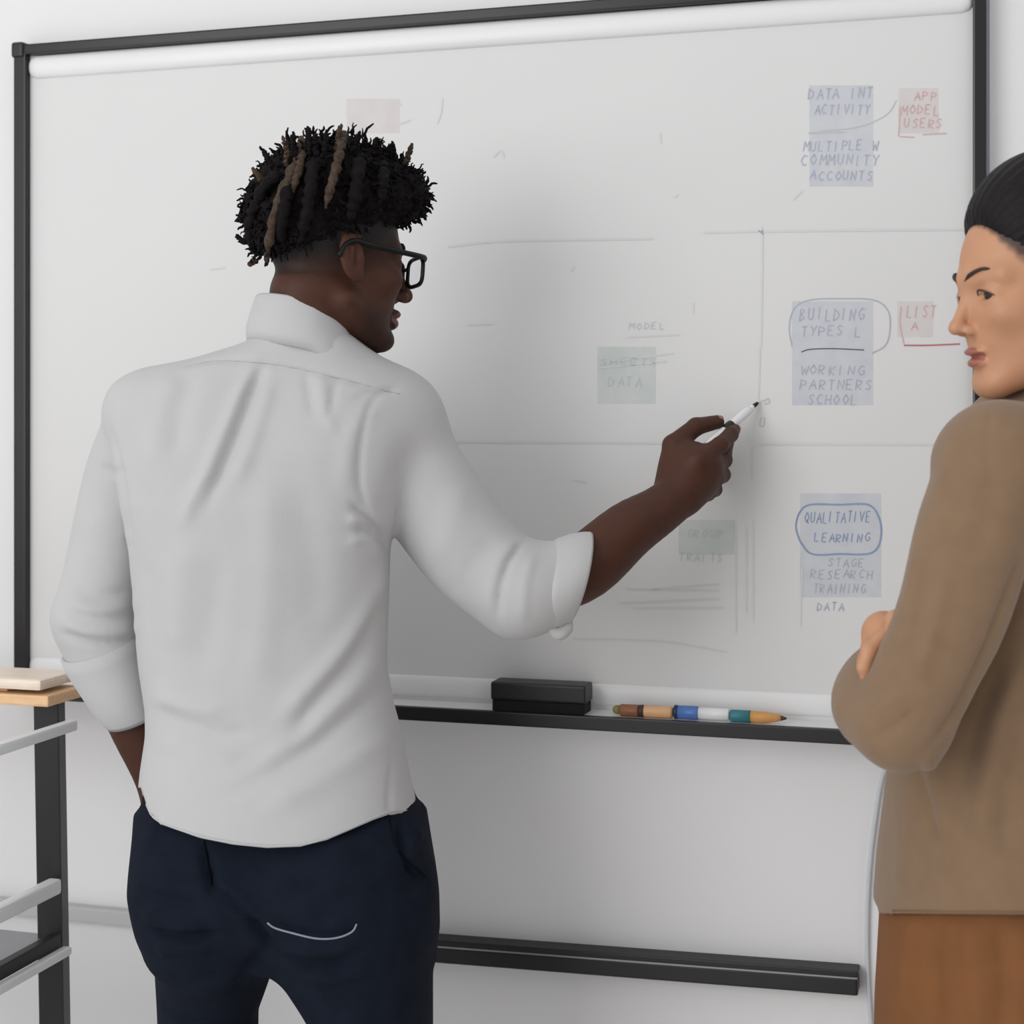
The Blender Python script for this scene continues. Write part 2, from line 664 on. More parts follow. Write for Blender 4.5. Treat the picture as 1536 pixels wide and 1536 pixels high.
# corner cap
wall_box('corner_cap', u_l - 0.003, u_l2 - 0.002, z_top - 0.022, z_top + 0.004, 0.0, BN + 0.018, 'plastic_black', board,
         bev=0.006, seg=3)


def half_round(name, u0, u1, zc, r, n, m, parent, depth=0.6):
    pts = [W(u, zc, n) for u in (u0, u0 + r * .25, u0 + r * .8, u1 - r * .8, u1 - r * .25, u1)]
    k = np.array([.55, .85, 1, 1, .85, .55]) * r
    a = np.linspace(-math.pi / 2, math.pi / 2, 15)
    v, f = [], []
    for p, rr in zip(pts, k):
        for q in a:
            v.append(p + np.array([0, 0, 1]) * math.sin(q) * rr + N * math.cos(q) * rr * depth)
    s = len(a)
    for i in range(5):
        for j in range(s - 1):
            f.append((i * s + j, (i + 1) * s + j, (i + 1) * s + j + 1, i * s + j + 1))
    f.append(tuple(range(s)))
    f.append(tuple(5 * s + j for j in range(s - 1, -1, -1)))
    return add(name, v, f, m, parent)


half_round('roller_strip', u_l2, u_r, (z_top2 + z_str) / 2, (z_top2 - z_str) / 2, BN, 'white_plastic', board, 0.45)
half_round('bottom_strip', u_l2, u_r, (z_bot + z_tray) / 2 + 0.004, (z_bot - z_tray) / 2, BN, 'white_plastic', board, 0.3)
tray = wall_box('tray', u_l2, u_r, z_tray - 0.008, z_tray - 0.002, BN, BN + 0.066, 'white_plastic', board, bev=0.001)
wall_box('tray_lip', u_l, u_r2, z_tray2, z_tray, BN + 0.062, BN + 0.074, 'plastic_black', tray, bev=0.002)

# black rail under the board
u0, za = wuv(560, 1402, 0.03)
u1, zb = wuv(1287, 1456, 0.03)
_, zc_ = wuv(1287, 1494, 0.03)
hgt = zb - zc_
rail = empty('wall_rail', tuple(W((u0 + u1) / 2, zb - hgt)))
tag(rail, 'black metal rail on the wall below the whiteboard tray', 'rail')
zmid = (za + zb) / 2 - hgt / 2
rl = math.atan2(zb - za, u1 - u0)
wall_box('rail_body', u0, u1, zmid - hgt / 2, zmid + hgt / 2 - 0.011, 0.0, 0.032, 'rail_black', rail, bev=0.003, roll=rl)
wall_box('rail_highlight', u0, u1 - 0.001, zmid + hgt / 2 - 0.0115, zmid + hgt / 2 - 0.0088, 0.0, 0.0335, 'rail_silver', rail, roll=rl)  # silver strip stands in for the highlight along the rail
wall_box('rail_cap', u0, u1, zmid + hgt / 2 - 0.0095, zmid + hgt / 2, 0.0, 0.034, 'rail_black', rail, bev=0.002, roll=rl)

# hanging cable at the right
cp = [(1336, 1135), (1322, 1170), (1312, 1230), (1304, 1300), (1300, 1380), (1301, 1460), (1306, 1540), (1318, 1700)]
pts = [W(*wuv(a, b, 0.006), 0.006) for a, b in cp]
pts.append(W(wuv(1318, 1700)[0], 0.10, 0.02))
pts.append(W(wuv(1330, 1700)[0], 0.006, 0.05))
v, f = tube_geo(smooth_path(pts, 60), 0.003, 8)
tag(add('power_cable', v, f, 'cable_white'), 'thin pale cable hanging down the wall beside the tan skirt', 'cable')

# ------------------------------------------------------------------ handwriting
GLY = {
    'K': [[(0, 0), (0, 1)], [(.7, 1), (0, .45), (.7, 0)]], 'Q': [[(.4, 1), (0, .5), (.4, 0), (.8, .5), (.4, 1)], [(.5, .3), (.85, -.1)]],
    'A': [[(0, 0), (.45, 1), (.9, 0)], [(.2, .4), (.7, .4)]], 'B': [[(0, 0), (0, 1), (.6, .85), (.1, .52), (.7, .25), (0, 0)]],
    'C': [[(.8, .85), (.4, 1), (0, .5), (.4, 0), (.8, .15)]], 'D': [[(0, 0), (0, 1), (.7, .6), (.6, .2), (0, 0)]],
    'E': [[(.7, 1), (0, 1), (0, 0), (.7, 0)], [(0, .5), (.55, .5)]], 'F': [[(.7, 1), (0, 1), (0, 0)], [(0, .5), (.55, .5)]],
    'G': [[(.8, .85), (.4, 1), (0, .5), (.4, 0), (.8, .2), (.8, .45), (.5, .45)]],
    'H': [[(0, 0), (0, 1)], [(.7, 0), (.7, 1)], [(0, .5), (.7, .5)]], 'I': [[(.2, 0), (.2, 1)]],
    'L': [[(0, 1), (0, 0), (.65, 0)]], 'M': [[(0, 0), (.1, 1), (.45, .4), (.8, 1), (.9, 0)]],
    'N': [[(0, 0), (0, 1), (.7, 0), (.7, 1)]], 'O': [[(.4, 1), (0, .5), (.4, 0), (.8, .5), (.4, 1)]],
    'P': [[(0, 0), (0, 1), (.7, .8), (.6, .5), (0, .45)]], 'R': [[(0, 0), (0, 1), (.7, .8), (.5, .5), (0, .45), (.7, 0)]],
    'S': [[(.7, .85), (.3, 1), (.05, .75), (.65, .3), (.35, 0), (0, .15)]], 'T': [[(0, 1), (.8, 1)], [(.4, 1), (.4, 0)]],
    'U': [[(0, 1), (.05, .2), (.4, 0), (.7, .2), (.7, 1)]], 'V': [[(0, 1), (.4, 0), (.8, 1)]],
    'W': [[(0, 1), (.2, 0), (.45, .7), (.7, 0), (.9, 1)]], 'Y': [[(0, 1), (.4, .5), (.8, 1)], [(.4, .5), (.35, 0)]],
    '-': [[(0, .5), (.7, .5)]], '2': [[(0, .8), (.4, 1), (.7, .7), (0, 0), (.8, 0)]],
}


def ribbon(pts, w):
    """a flat stroke of ink in wall coordinates"""
    pts = np.asarray(pts, float)
    t = np.gradient(pts, axis=0)
    t /= np.linalg.norm(t, axis=1)[:, None] + 1e-9
    n = np.stack([-t[:, 1], t[:, 0]], 1) * w / 2
    a, b = pts + n, pts - n
    off = BN + 0.0006
    v = [W(q[0], q[1], off) for q in np.concatenate([a, b])]
    k = len(pts)
    return np.array(v), [(i, i + k, i + k + 1, i + 1) for i in range(k - 1)]


def ink(name, strokes, m, w=0.0022, label=None):
    """strokes: lists of photograph points on the board"""
    parts = []
    for s in strokes:
        p = [wuv(a, b, BN) for a, b in s]
        p = smooth_path(p, max(4, 6 * len(p))) if len(p) > 2 else np.linspace(p[0], p[1], 6)
        parts.append(ribbon(p, w))
    v, f = join_geo(parts)
    return tag(add(name, v, f, m, board, smooth=False), label, kind='stuff')


hw = random.Random(5)


def text_strokes(txt, x, y, cap, wid, slope=0.0):
    """letters in photograph pixels; wid is the whole word's width"""
    out = []
    adv = wid / max(1, len(txt))
    for i, ch in enumerate(txt):
        if ch == ' ' or ch not in GLY:
            continue
        jx, jy = hw.uniform(-.08, .08) * adv, hw.uniform(-.1, .1) * cap
        for s in GLY[ch]:
            out.append([(x + i * adv + jx + a * adv * .82 + b * cap * .12, y + jy - b * cap + slope * i * adv) for a, b in s])
    return out


def note(lines, m, w=0.0016, label=None, name='handwriting'):
    st = []
    for (t, x, y, c, wd) in lines:
        st += text_strokes(t, x, y, c, wd)
    parts = []
    for s in st:
        p = np.array([wuv(a, b, BN) for a, b in s])
        q = [p[0]]
        for i in range(1, len(p)):
            q += [p[i - 1] + (p[i] - p[i - 1]) * t for t in (.5, 1)]
        parts.append(ribbon(q, w))
    v, f = join_geo(parts)
    return tag(add(name, v, f, m, board, smooth=False), label, kind='stuff')


def tint_film(x0, y0, x1, y1, m, off=0.0003):
    c = [wuv(a, b, BN) for a, b in ((x0, y1), (x1, y1), (x1, y0), (x0, y0))]
    v = [W(a, b, BN + off) for a, b in c]
    return tag(add('tint_patch', v, [(0, 1, 2, 3)], m, board, smooth=False))


tint_film(1214, 128, 1310, 280, 'tint_blue')  # added tint patches: blocky colour bleed from the inks
tint_film(1188, 452, 1310, 608, 'tint_blue')
tint_film(1200, 740, 1322, 896, 'tint_blue')
tint_film(1348, 132, 1408, 200, 'tint_red')
tint_film(1346, 452, 1400, 506, 'tint_red')
tint_film(896, 520, 984, 606, 'tint_green')
tint_film(1018, 780, 1102, 832, 'tint_green')
tint_film(520, 148, 600, 200, 'tint_red')
note([('DATA INT', 1212, 148, 16, 100), ('ACTIVITY', 1222, 172, 15, 86)], 'ink_blue', label='two lines of pale blue handwriting near the top')
note([('MULTIPLE W', 1204, 226, 15, 116), ('COMMUNITY', 1202, 248, 16, 120), ('ACCOUNTS', 1216, 270, 14, 96)], 'ink_blue',
     label='three lines of pale blue handwriting under the upper note')
note([('APP', 1372, 150, 13, 36), ('MODEL', 1352, 172, 14, 60), ('USERS', 1356, 192, 14, 60)], 'ink_red',
     label='small red handwriting near the right frame')
ink('red_bracket', [[(1350, 160), (1348, 205)], [(1350, 205), (1372, 206)], [(1384, 202), (1420, 200)]], 'ink_red', 0.0016)
ink('note_arrow', [[(1212, 200), (1240, 196), (1290, 190), (1330, 172), (1345, 150)], [(1216, 200), (1270, 198)]], 'ink_grey', 0.0014)
note([('BUILDING', 1200, 480, 18, 100), ('TYPES L', 1200, 504, 15, 96)], 'ink_blue', label='pale blue handwriting inside the middle outline')
ink('note_outline', [[(1188, 520), (1184, 490), (1192, 462), (1215, 450), (1260, 448), (1310, 450), (1332, 466), (1335, 495),
                      (1328, 518), (1308, 530)]], 'ink_blue', 0.0018, 'rounded blue outline around the middle note')
ink('underline', [[(1202, 528), (1216, 524), (1250, 523), (1296, 525)]], 'ink_black', 0.0014, 'dark line under the middle note')
note([('WORKING', 1200, 562, 14, 100), ('PARTNERS', 1200, 584, 15, 112), ('SCHOOL', 1212, 606, 15, 76)], 'ink_blue',
     label='three lines of pale blue handwriting under the dark line')
note([('LIST', 1360, 476, 18, 46), ('A', 1366, 496, 12, 14)], 'ink_red', label='pale red handwriting beside the middle note')
ink('red_bracket', [[(1352, 460), (1350, 486), (1356, 516)]], 'ink_red', 0.0016)
ink('underline', [[(1356, 518), (1392, 518), (1440, 516)]], 'ink_red_dark', 0.0022, 'red line pointing to the woman')
ink('note_outline', [[(1200, 812), (1194, 790), (1200, 768), (1216, 757), (1260, 757), (1302, 757), (1318, 775), (1322, 800),
                      (1316, 822), (1300, 831), (1260, 831), (1218, 831), (1200, 812)]], 'ink_blue_dark', 0.0026,
    'blue oval outline around the lower note')
note([('QUALITATIVE', 1206, 784, 16, 102), ('LEARNING', 1222, 813, 13, 86)], 'ink_blue_dark', 0.0015, 'pale blue handwriting inside the blue oval')
note([('STAGE', 1242, 850, 12, 56), ('RESEARCH', 1216, 868, 13, 96), ('TRAINING', 1220, 890, 14, 80), ('DATA', 1226, 916, 12, 42)],
     'ink_blue', label='lines of pale blue handwriting under the blue oval')
note([('MODEL', 944, 494, 10, 56), ('SHEETS', 900, 548, 10, 90), ('DATA', 912, 580, 14, 54)], 'ink_green', 0.0014,
     label='faint green handwriting left of the raised hand')
note([('GROUP', 1030, 806, 12, 58), ('TRAITS', 1018, 842, 12, 70)], 'ink_green', 0.0014, label='faint green handwriting under the forearm')
ink('grid_line', [[(672, 370), (760, 362), (980, 358)], [(1056, 349), (1140, 347)], [(1140, 347), (1458, 344)]], 'ink_faint', 0.003,
    'faint grey upper line across the board')
ink('grid_line', [[(650, 663), (900, 664)], [(900, 664), (1000, 665)], [(1140, 666), (1458, 667)]], 'ink_faint', 0.003,
    'faint grey lower line across the board')
ink('grid_line', [[(1143, 338), (1144, 370), (1142, 520)], [(1140, 520), (1138, 600)], [(1128, 670), (1128, 720)]], 'ink_faint', 0.0022,
    'faint upright line above the marker tip')
ink('chart_box', [[(1104, 786), (1104, 950)], [(1130, 780), (1130, 930)], [(1120, 790), (1120, 920)], [(1203, 850), (1201, 940)],
                  [(930, 905), (1080, 898)], [(950, 912), (1086, 912)], [(940, 884), (1080, 886)], [(860, 958), (990, 962), (1090, 978)],
                  [(980, 884), (1080, 876)]], 'ink_faint', 0.0022, 'faint lines of a wiped chart below the hand')
ink('chart_box', [[(900, 545), (950, 538), (1010, 530)], [(898, 552), (1000, 542)], [(940, 506), (1020, 502)], [(700, 488), (740, 486)],
                  [(316, 404), (338, 402)], [(1040, 454), (1040, 470)]], 'ink_faint', 0.0022, 'faint wiped lines in the middle of the board')
ink('wiped_stroke', [[(656, 186), (662, 168), (664, 148)], [(600, 186), (616, 180)], [(596, 152), (602, 158)], [(740, 236), (752, 226), (756, 236)],
                     [(856, 408), (862, 400)], [(990, 200), (992, 215)], [(1012, 296), (1018, 292)], [(860, 720), (880, 724)], [(1190, 300), (1204, 286)]],
    'ink_faint', 0.0024)
ink('fresh_stroke', [[(1132, 608), (1140, 603), (1146, 600)], [(1146, 602), (1152, 598), (1154, 604), (1146, 606)],
                     [(1142, 626), (1140, 638), (1146, 638), (1147, 626)], [(1138, 346), (1146, 352)]], 'ink_grey', 0.0022,
    'small fresh grey strokes at the marker tip')

# ------------------------------------------------------------------ things on the tray
TZ = z_tray - 0.002
def lathe_u(prof, u, z, n, m, name, parent, seg=16):
    """turned piece lying along the tray; prof = (along, radius)"""
    a = np.linspace(0, 2 * math.pi, seg, endpoint=False)
    v, f = [], []
    for s, r in prof:
        for q in a:
            v.append(W(u + s, z + math.sin(q) * r, n + math.cos(q) * r))
    for i in range(len(prof) - 1):
        for j in range(seg):
            j2 = (j + 1) % seg
            f.append((i * seg + j, (i + 1) * seg + j, (i + 1) * seg + j2, i * seg + j2))
    f.append(tuple(range(seg)))
    f.append(tuple((len(prof) - 1) * seg + j for j in range(seg - 1, -1, -1)))
    return add(name, v, f, m, parent, smooth=True)


EN = BN + 0.035
ea, _ = wuv(738, 1045, BN + 0.05)
eb, _ = wuv(880, 1050, BN + 0.05)
er = empty('board_eraser', tuple(W((ea + eb) / 2, TZ, EN)))
tag(er, 'black felt whiteboard eraser lying on the tray', 'eraser')
wall_box('felt_pad', ea + 0.002, eb - 0.002, TZ, TZ + 0.016, EN - 0.021, EN + 0.021, 'felt_black', er, bev=0.002)
wall_box('back_shell', ea, eb, TZ + 0.016, TZ + 0.043, EN - 0.023, EN + 0.023, 'plastic_black', er, bev=0.004, seg=3)


def px_u(px):
    return wuv(px, 1068, BN + 0.045)[0]


PN = BN + 0.045
R_ = 0.0088
x0 = px_u(920)
k1 = empty('marker', tuple(W(x0 + .045, TZ, PN)))
tag(k1, 'tan marker with brown cap on the tray beside the eraser', 'marker')
q = px_u(962) - x0
e = px_u(1009) - x0
lathe_u([(0, .004), (.004, .0065), (.01, .0068)], x0, TZ + R_, PN, 'olive_tip', 'cap_tip', k1)
lathe_u([(.01, .0072), (.012, R_), (q - .006, R_), (q - .004, .0085)], x0, TZ + R_, PN, 'brown_cap', 'cap', k1)
lathe_u([(q - .004, R_), (q + .003, R_ + .0004), (q + .004, .008)], x0, TZ + R_, PN, 'dark_brown', 'cap_ring', k1)
lathe_u([(q + .004, .0078), (q + .006, R_ - .0004), (e - .003, R_ - .0002), (e, .007)], x0, TZ + R_, PN, 'tan_barrel', 'barrel', k1)
x1 = px_u(1010)
k2 = empty('marker', tuple(W(x1 + .04, TZ, PN)))
tag(k2, 'white marker with blue cap on the tray between tan marker and pencil', 'marker')
q, e = px_u(1048) - x1, px_u(1094) - x1
lathe_u([(0, .006), (.002, R_ + .0012), (.006, R_ + .0012), (.007, R_)], x1, TZ + .0102, PN, 'navy_ring', 'cap_end', k2)
lathe_u([(.007, R_ + .0008), (q - .002, R_ + .001), (q, R_)], x1, TZ + .0102, PN, 'blue_cap', 'cap', k2)
lathe_u([(q, .0086), (e - .002, .0086), (e, .0075)], x1, TZ + .0102, PN, 'marker_white', 'barrel', k2)
x2 = px_u(1095)
k3 = empty('pencil', tuple(W(x2 + .04, TZ, PN)))
tag(k3, 'thick orange pencil with teal grip at the right end of the tray', 'pencil')
q, e = px_u(1126) - x2, px_u(1180) - x2
lathe_u([(0, .007), (.002, R_), (q, R_)], x2, TZ + R_, PN, 'teal_grip', 'grip', k3)
lathe_u([(q, .0083), (q + .02, .008), (e - .014, .0055), (e - .008, .0038)], x2, TZ + R_, PN, 'ochre_wood', 'barrel', k3)
lathe_u([(e - .008, .0038), (e - .002, .002), (e, .0012)], x2, TZ + R_, PN, 'dark_brown', 'lead', k3)

# ------------------------------------------------------------------ side rack at the left edge
RD = 2.32
rk = empty('side_rack', tuple(M(-60, 1536, RD) * np.array([1, 1, 0])))
tag(rk, 'black side rack with pale wooden top and white rails at the left edge', 'rack')
FD = -N                                                     # towards the wall


def bar(name, a, b, w, h, m, parent, bev=0.002):
    a, b = np.asarray(a, float), np.asarray(b, float)
    d = b - a
    L = np.linalg.norm(d)
    d /= L
    up = np.array([0, 0, 1.0]) if abs(d[2]) < 0.8 else np.array([0, 1.0, 0])
    s = np.cross(d, up)
    s /= np.linalg.norm(s)
    t = np.cross(s, d)
    v, f = box_geo(L, w, h, bev)
    c = (a + b) / 2
    return add(name, c + v[:, :1] * d + v[:, 1:2] * s + v[:, 2:] * t, f, m, parent, smooth=False)


post_top = M(74, 1051, RD)
post_bot = M(93, 640 + CAM_Z * F_PX / RD, RD)
post_bot[2] = 0
bar('post', post_top, post_bot, 0.036, 0.036, 'rail_black', rk)
back = FD * -0.42                                           # from the wall post into the room
offs = (back, back - U * 0.55, -U * 0.55)
for off in offs:
    tp = post_top + off
    if off is not offs[2]:
        tp = tp + (post_bot - post_top) * 0.025         # the room-side posts stop under the rail
    bar('post', tp, post_bot + off, 0.036, 0.036, 'rail_black', rk)
ztop = post_top[2]


def slab_pts(name, corner, du, dn, z0, z1, m, parent, bev=0.003):
    v, f = box_geo(du, dn, z1 - z0, bev)
    c = np.array([corner[0], corner[1], 0]) - U * du / 2 + N * dn / 2 + np.array([0, 0, (z0 + z1) / 2])
    return add(name, c + v[:, :1] * U - v[:, 1:2] * N + v[:, 2:] * np.array([0, 0, 1.0]), f, m, parent, smooth=False)


c0 = post_top + U * 0.03 - N * 0.05
slab_pts('top_board', c0, 0.66, 0.10, ztop, ztop + 0.016, 'wood_pale', rk)
slab_pts('top_board', c0 - U * 0.012, 0.63, 0.10, ztop + 0.022, ztop + 0.038, 'wood_cream', rk, 0.006)
slab_pts('spacer', c0 - U * 0.08, 0.50, 0.08, ztop + 0.016, ztop + 0.022, 'wood_pale', rk, 0.001)
# rails: from the wall post into the room
z1_ = M(95, 1088, RD)
for x, y, w, h, m, bv, nm in ((110, 1087, .016, .016, 'white_plastic', .004, 'rail'), (84, 1328, .020, .022, 'white_plastic', .005, 'rail'),
                              (84, 1410, .016, .020, 'rail_black', .002, 'shelf_edge'), (102, 1425, .014, .012, 'white_plastic', .003, 'shelf_edge')):
    a_ = M(x, y, RD - .03)
    bar(nm, a_, a_ + N * .42, w, h, m, rk, bv)
sh = M(80, 1404, RD)
slab_pts('shelf', sh + U * 0.0, 0.52, 0.38, sh[2] - 0.008, sh[2] + 0.002, 'rail_silver', rk, 0.001)

# ------------------------------------------------------------------ heads
def head_field(p, female=False):
    """head in its own frame: x forward, y left, z up, eyes at z = 0"""
    x, y, z = p
    q = (x, np.abs(y), z)
    d = smin(ell(p, (-.012, 0, .040), (.097, .075, .079)), ell(p, (.034, 0, -.028), (.055, .057, .082)), .03)
    d = smin(d, ell(q, (.058, .040, -.020), (.022, .020, .017)), .02)
    jw = .049 if female else .054
    d = smin(d, cone(q, (-.006, jw, -.058), (.066, .016, -.100), .016, .014), .026)
    d = smin(d, ell(p, (.067 if female else .074, 0, -.101), (.018, .018 if female else .023, .014)), .016)
    d = smin(d, cone(q, (.083, .010, .021), (.064, .047, .022), .008 if female else .010, .009), .014)
    d = smax(d, -ell(q, (.098, .034, .001), (.018, .019, .013)), .012)
    nx = -.005 if female else 0.0
    nr = .80 if female else 1.0
    d = smin(d, cone(p, (.087 + nx, 0, .012), (.107 + nx, 0, -.028), .0065 * nr, .009 * nr), .011)
    d = smin(d, ell(p, (.109 + nx, 0, -.033), (.011 * nr, .011 * nr, .0095 * nr)), .007)
    nw = .0105 if female else .0145
    d = smin(d, ell(q, (.097 + nx, nw, -.037), (.010 * nr, .0072 * nr, .0078 * nr)), .006)
    d = smax(d, -ell(q, (.103 + nx, nw * .72, -.0445), (.0055, .0036, .004)), .003)
    lt = .85 if female else 1.2
    lx = -.0065 if female else 0.0
    d = smin(d, ell(p, (.0885 + lx, 0, -.0615), (.0125, .0205, .0065 * lt)), .006)
    d = smin(d, ell(p, (.0865 + lx, 0, -.0745), (.0125, .018, .0078 * lt)), .006)
    d = smax(d, -ell(p, (.1015 + lx, 0, -.0675), (.011, .023, .0010)), .003)
    # lids over the eyeballs, open slit
    d = smin(d, ell(q, (.0685, .034, .001), (.0152, .0165, .0145)), .005)
    d = smax(d, -ell(q, (.0855, .034, .0), (.012, .0142 if female else .0125, .0046 if female else .0040)), .002)
    # ears
    c, s = math.cos(.25), math.sin(.25)
    ex, ez = x + .012, z + .002
    e = (ex * c + ez * s, q[1] - .0765 + ex * .14, -ex * s + ez * c)
    ear = ell(e, (0, 0, 0), (.019, .0085, .033))
    ear = smax(ear, -ell(e, (.003, .0085, .003), (.0105, .0075, .021)), .004)
    ear = smin(ear, ell(e, (.010, .002, -.004), (.005, .005, .007)), .004)
    ear = smin(ear, cone(e, (.002, .004, .012), (-.004, .004, -.010), .0028, .0028), .004)
    ear = smin(ear, ell(e, (.006, .0, -.027), (.009, .006, .009)), .005)
    d = smin(d, ear, .005)
    return d


class Head:
    def __init__(self, origin, yaw, pitch, roll=0.0, scale=1.0):
        """yaw: facing direction in the ground plane (angle from +X); pitch > 0 looks down"""
        R = Matrix.Rotation(yaw, 3, 'Z') @ Matrix.Rotation(pitch, 3, 'Y') @ Matrix.Rotation(roll, 3, 'X')
        self.R = np.array(R)
        self.o = np.asarray(origin, float)
        self.s = scale

    def w(self, L):
        return (np.asarray(L, float) * self.s) @ self.R.T + self.o

    def loc(self, p):
        a = [p[i] - self.o[i] for i in range(3)]
        return tuple((a[0] * self.R[0][i] + a[1] * self.R[1][i] + a[2] * self.R[2][i]) / self.s for i in range(3))

    def locv(self, V):
        return ((V - self.o) @ self.R) / self.s


def cat_quads(parts):
    vs_, qs_, o = [], [], 0
    for v, q in parts:
        vs_.append(v)
        qs_.append(q + o)
        o += len(v)
    return np.concatenate(vs_), np.concatenate(qs_)


def sphere_geo(c, r, seg=20, rings=12):
    v, f = [], []
    for i in range(1, rings):
        t = math.pi * i / rings
        for j in range(seg):
            a = 2 * math.pi * j / seg
            v.append((c[0] + r * math.sin(t) * math.cos(a), c[1] + r * math.sin(t) * math.sin(a), c[2] + r * math.cos(t)))
    for i in range(rings - 2):
        for j in range(seg):
            j2 = (j + 1) % seg
            f.append((i * seg + j, (i + 1) * seg + j, (i + 1) * seg + j2, i * seg + j2))
    f.append(tuple(range(seg)))
    f.append(tuple((rings - 2) * seg + j for j in range(seg - 1, -1, -1)))
    return np.array(v), f


def eye(H, side, parent, gaze, wide=.84):
    c = np.array([.0685, .034 * side, .001])
    v, f = sphere_geo(c, .0128)
    g = np.asarray(gaze, float)
    g /= np.linalg.norm(g)
    ctr = np.array([np.mean(v[list(p)], axis=0) for p in f]) - c
    ctr /= np.linalg.norm(ctr, axis=1)[:, None]
    mi = (ctr @ g > wide).astype(int)
    return add('eye', H.w(v), f, None, parent, mats=['eye_white', 'eye_iris'], mat_idx=mi)


def brow(H, side, parent, m, thick=.0042):
    p = np.array([(.092, .010 * side, .020), (.090, .022 * side, .027), (.081, .036 * side, .031), (.066, .050 * side, .025)])
    p = smooth_path(p, 14)
    r = np.interp(np.linspace(0, 1, 14), [0, .25, .7, 1], [.5, 1, .8, .2]) * thick
    v, f = tube_geo(p, r, 8)
    return add('eyebrow', H.w(v), f, m, parent)


# ------------------------------------------------------------------ the man
S = 0.000875


def row(py, l, r, yc, b, d=2.1):
    return (CAM_Z + (HY - py) * d / F_PX, (l - CX) * d / F_PX, (r - CX) * d / F_PX, yc, b)


man = empty('person', (M(420, 0)[0], 2.1, 0))
tag(man, 'person in white shirt and navy trousers writing on the whiteboard with a marker', 'person')

TORSO = [row(496, 398, 524, 2.095, .058), row(515, 366, 546, 2.10, .074), row(535, 305, 566, 2.105, .084),
         row(552, 255, 588, 2.108, .092), row(575, 212, 606, 2.11, .098), row(620, 188, 612, 2.105, .108),
         row(680, 182, 600, 2.10, .118), row(760, 190, 590, 2.095, .122), row(830, 200, 586, 2.095, .12),
         row(930, 206, 581, 2.10, .117), row(1000, 213, 580, 2.10, .116), row(1060, 221, 590, 2.10, .118),
         row(1100, 222, 601, 2.10, .121), row(1150, 217, 612, 2.095, .136), row(1218, 212, 627, 2.09, .147),
         row(1320, 208, 640, 2.085, .156)]
R_ARM = [M(590, 650, 2.12), M(640, 738, 2.12), M(706, 828, 2.12), M(780, 886, 2.115)]
R_ARM_R = [.066, .0655, .0640, .0580]
R_FORE = [M(782, 886, 2.115), M(835, 876, 2.125)]
L_ARM = [M(222, 640, 2.13), M(188, 725, 2.15), M(163, 830, 2.15), M(143, 925, 2.135)]
L_ARM_R = [.056, .053, .0515, .0535]
L_FORE = [M(143, 925, 2.135), M(157, 975, 2.138), M(170, 1005, 2.14)]
L_FORE_R = [.052, .049, .042]


def shirt_field(p):
    t = loft(p, TORSO, 2.35)
    t = smin(t, ell(p, M(300, 690, 2.06), (.085, .055, .10)), .05)     # shoulder blades
    t = smin(t, ell(p, M(500, 690, 2.06), (.085, .055, .10)), .05)
    t = smin(t, ell(p, M(232, 610, 2.115), (.060, .062, .050)), .05)   # shoulder caps
    t = smin(t, ell(p, M(572, 622, 2.115), (.068, .066, .055)), .05)
    r = smin(chain(p, R_ARM, R_ARM_R, .02), chain(p, R_FORE, [.0575, .055], .02), .02)
    l = smin(chain(p, L_ARM, L_ARM_R, .02), chain(p, L_FORE, L_FORE_R, .02), .015)
    up = np.clip((p[2] - M(0, 760)[2]) / .10, 0, 1)
    d = smin(t, r, .007 + .026 * up)
    return smin(d, l, .004 + .016 * np.clip((p[2] - M(0, 660)[2]) / .06, 0, 1))


HEM = np.array([(150, 1172), (212, 1182), (222, 1215), (240, 1236), (300, 1257), (350, 1267), (400, 1272), (450, 1270), (490, 1260), (530, 1243),
                (560, 1230), (588, 1220), (632, 1219), (720, 1218)], float)


def hem_keep(V):
    P = to_px(V)
    hz = np.interp(P[:, 0], HEM[:, 0], HEM[:, 1])
    front = V[:, 1] > 2.12
    hz = np.where(front, 1204, hz)
    return (hz - P[:, 1]) * S


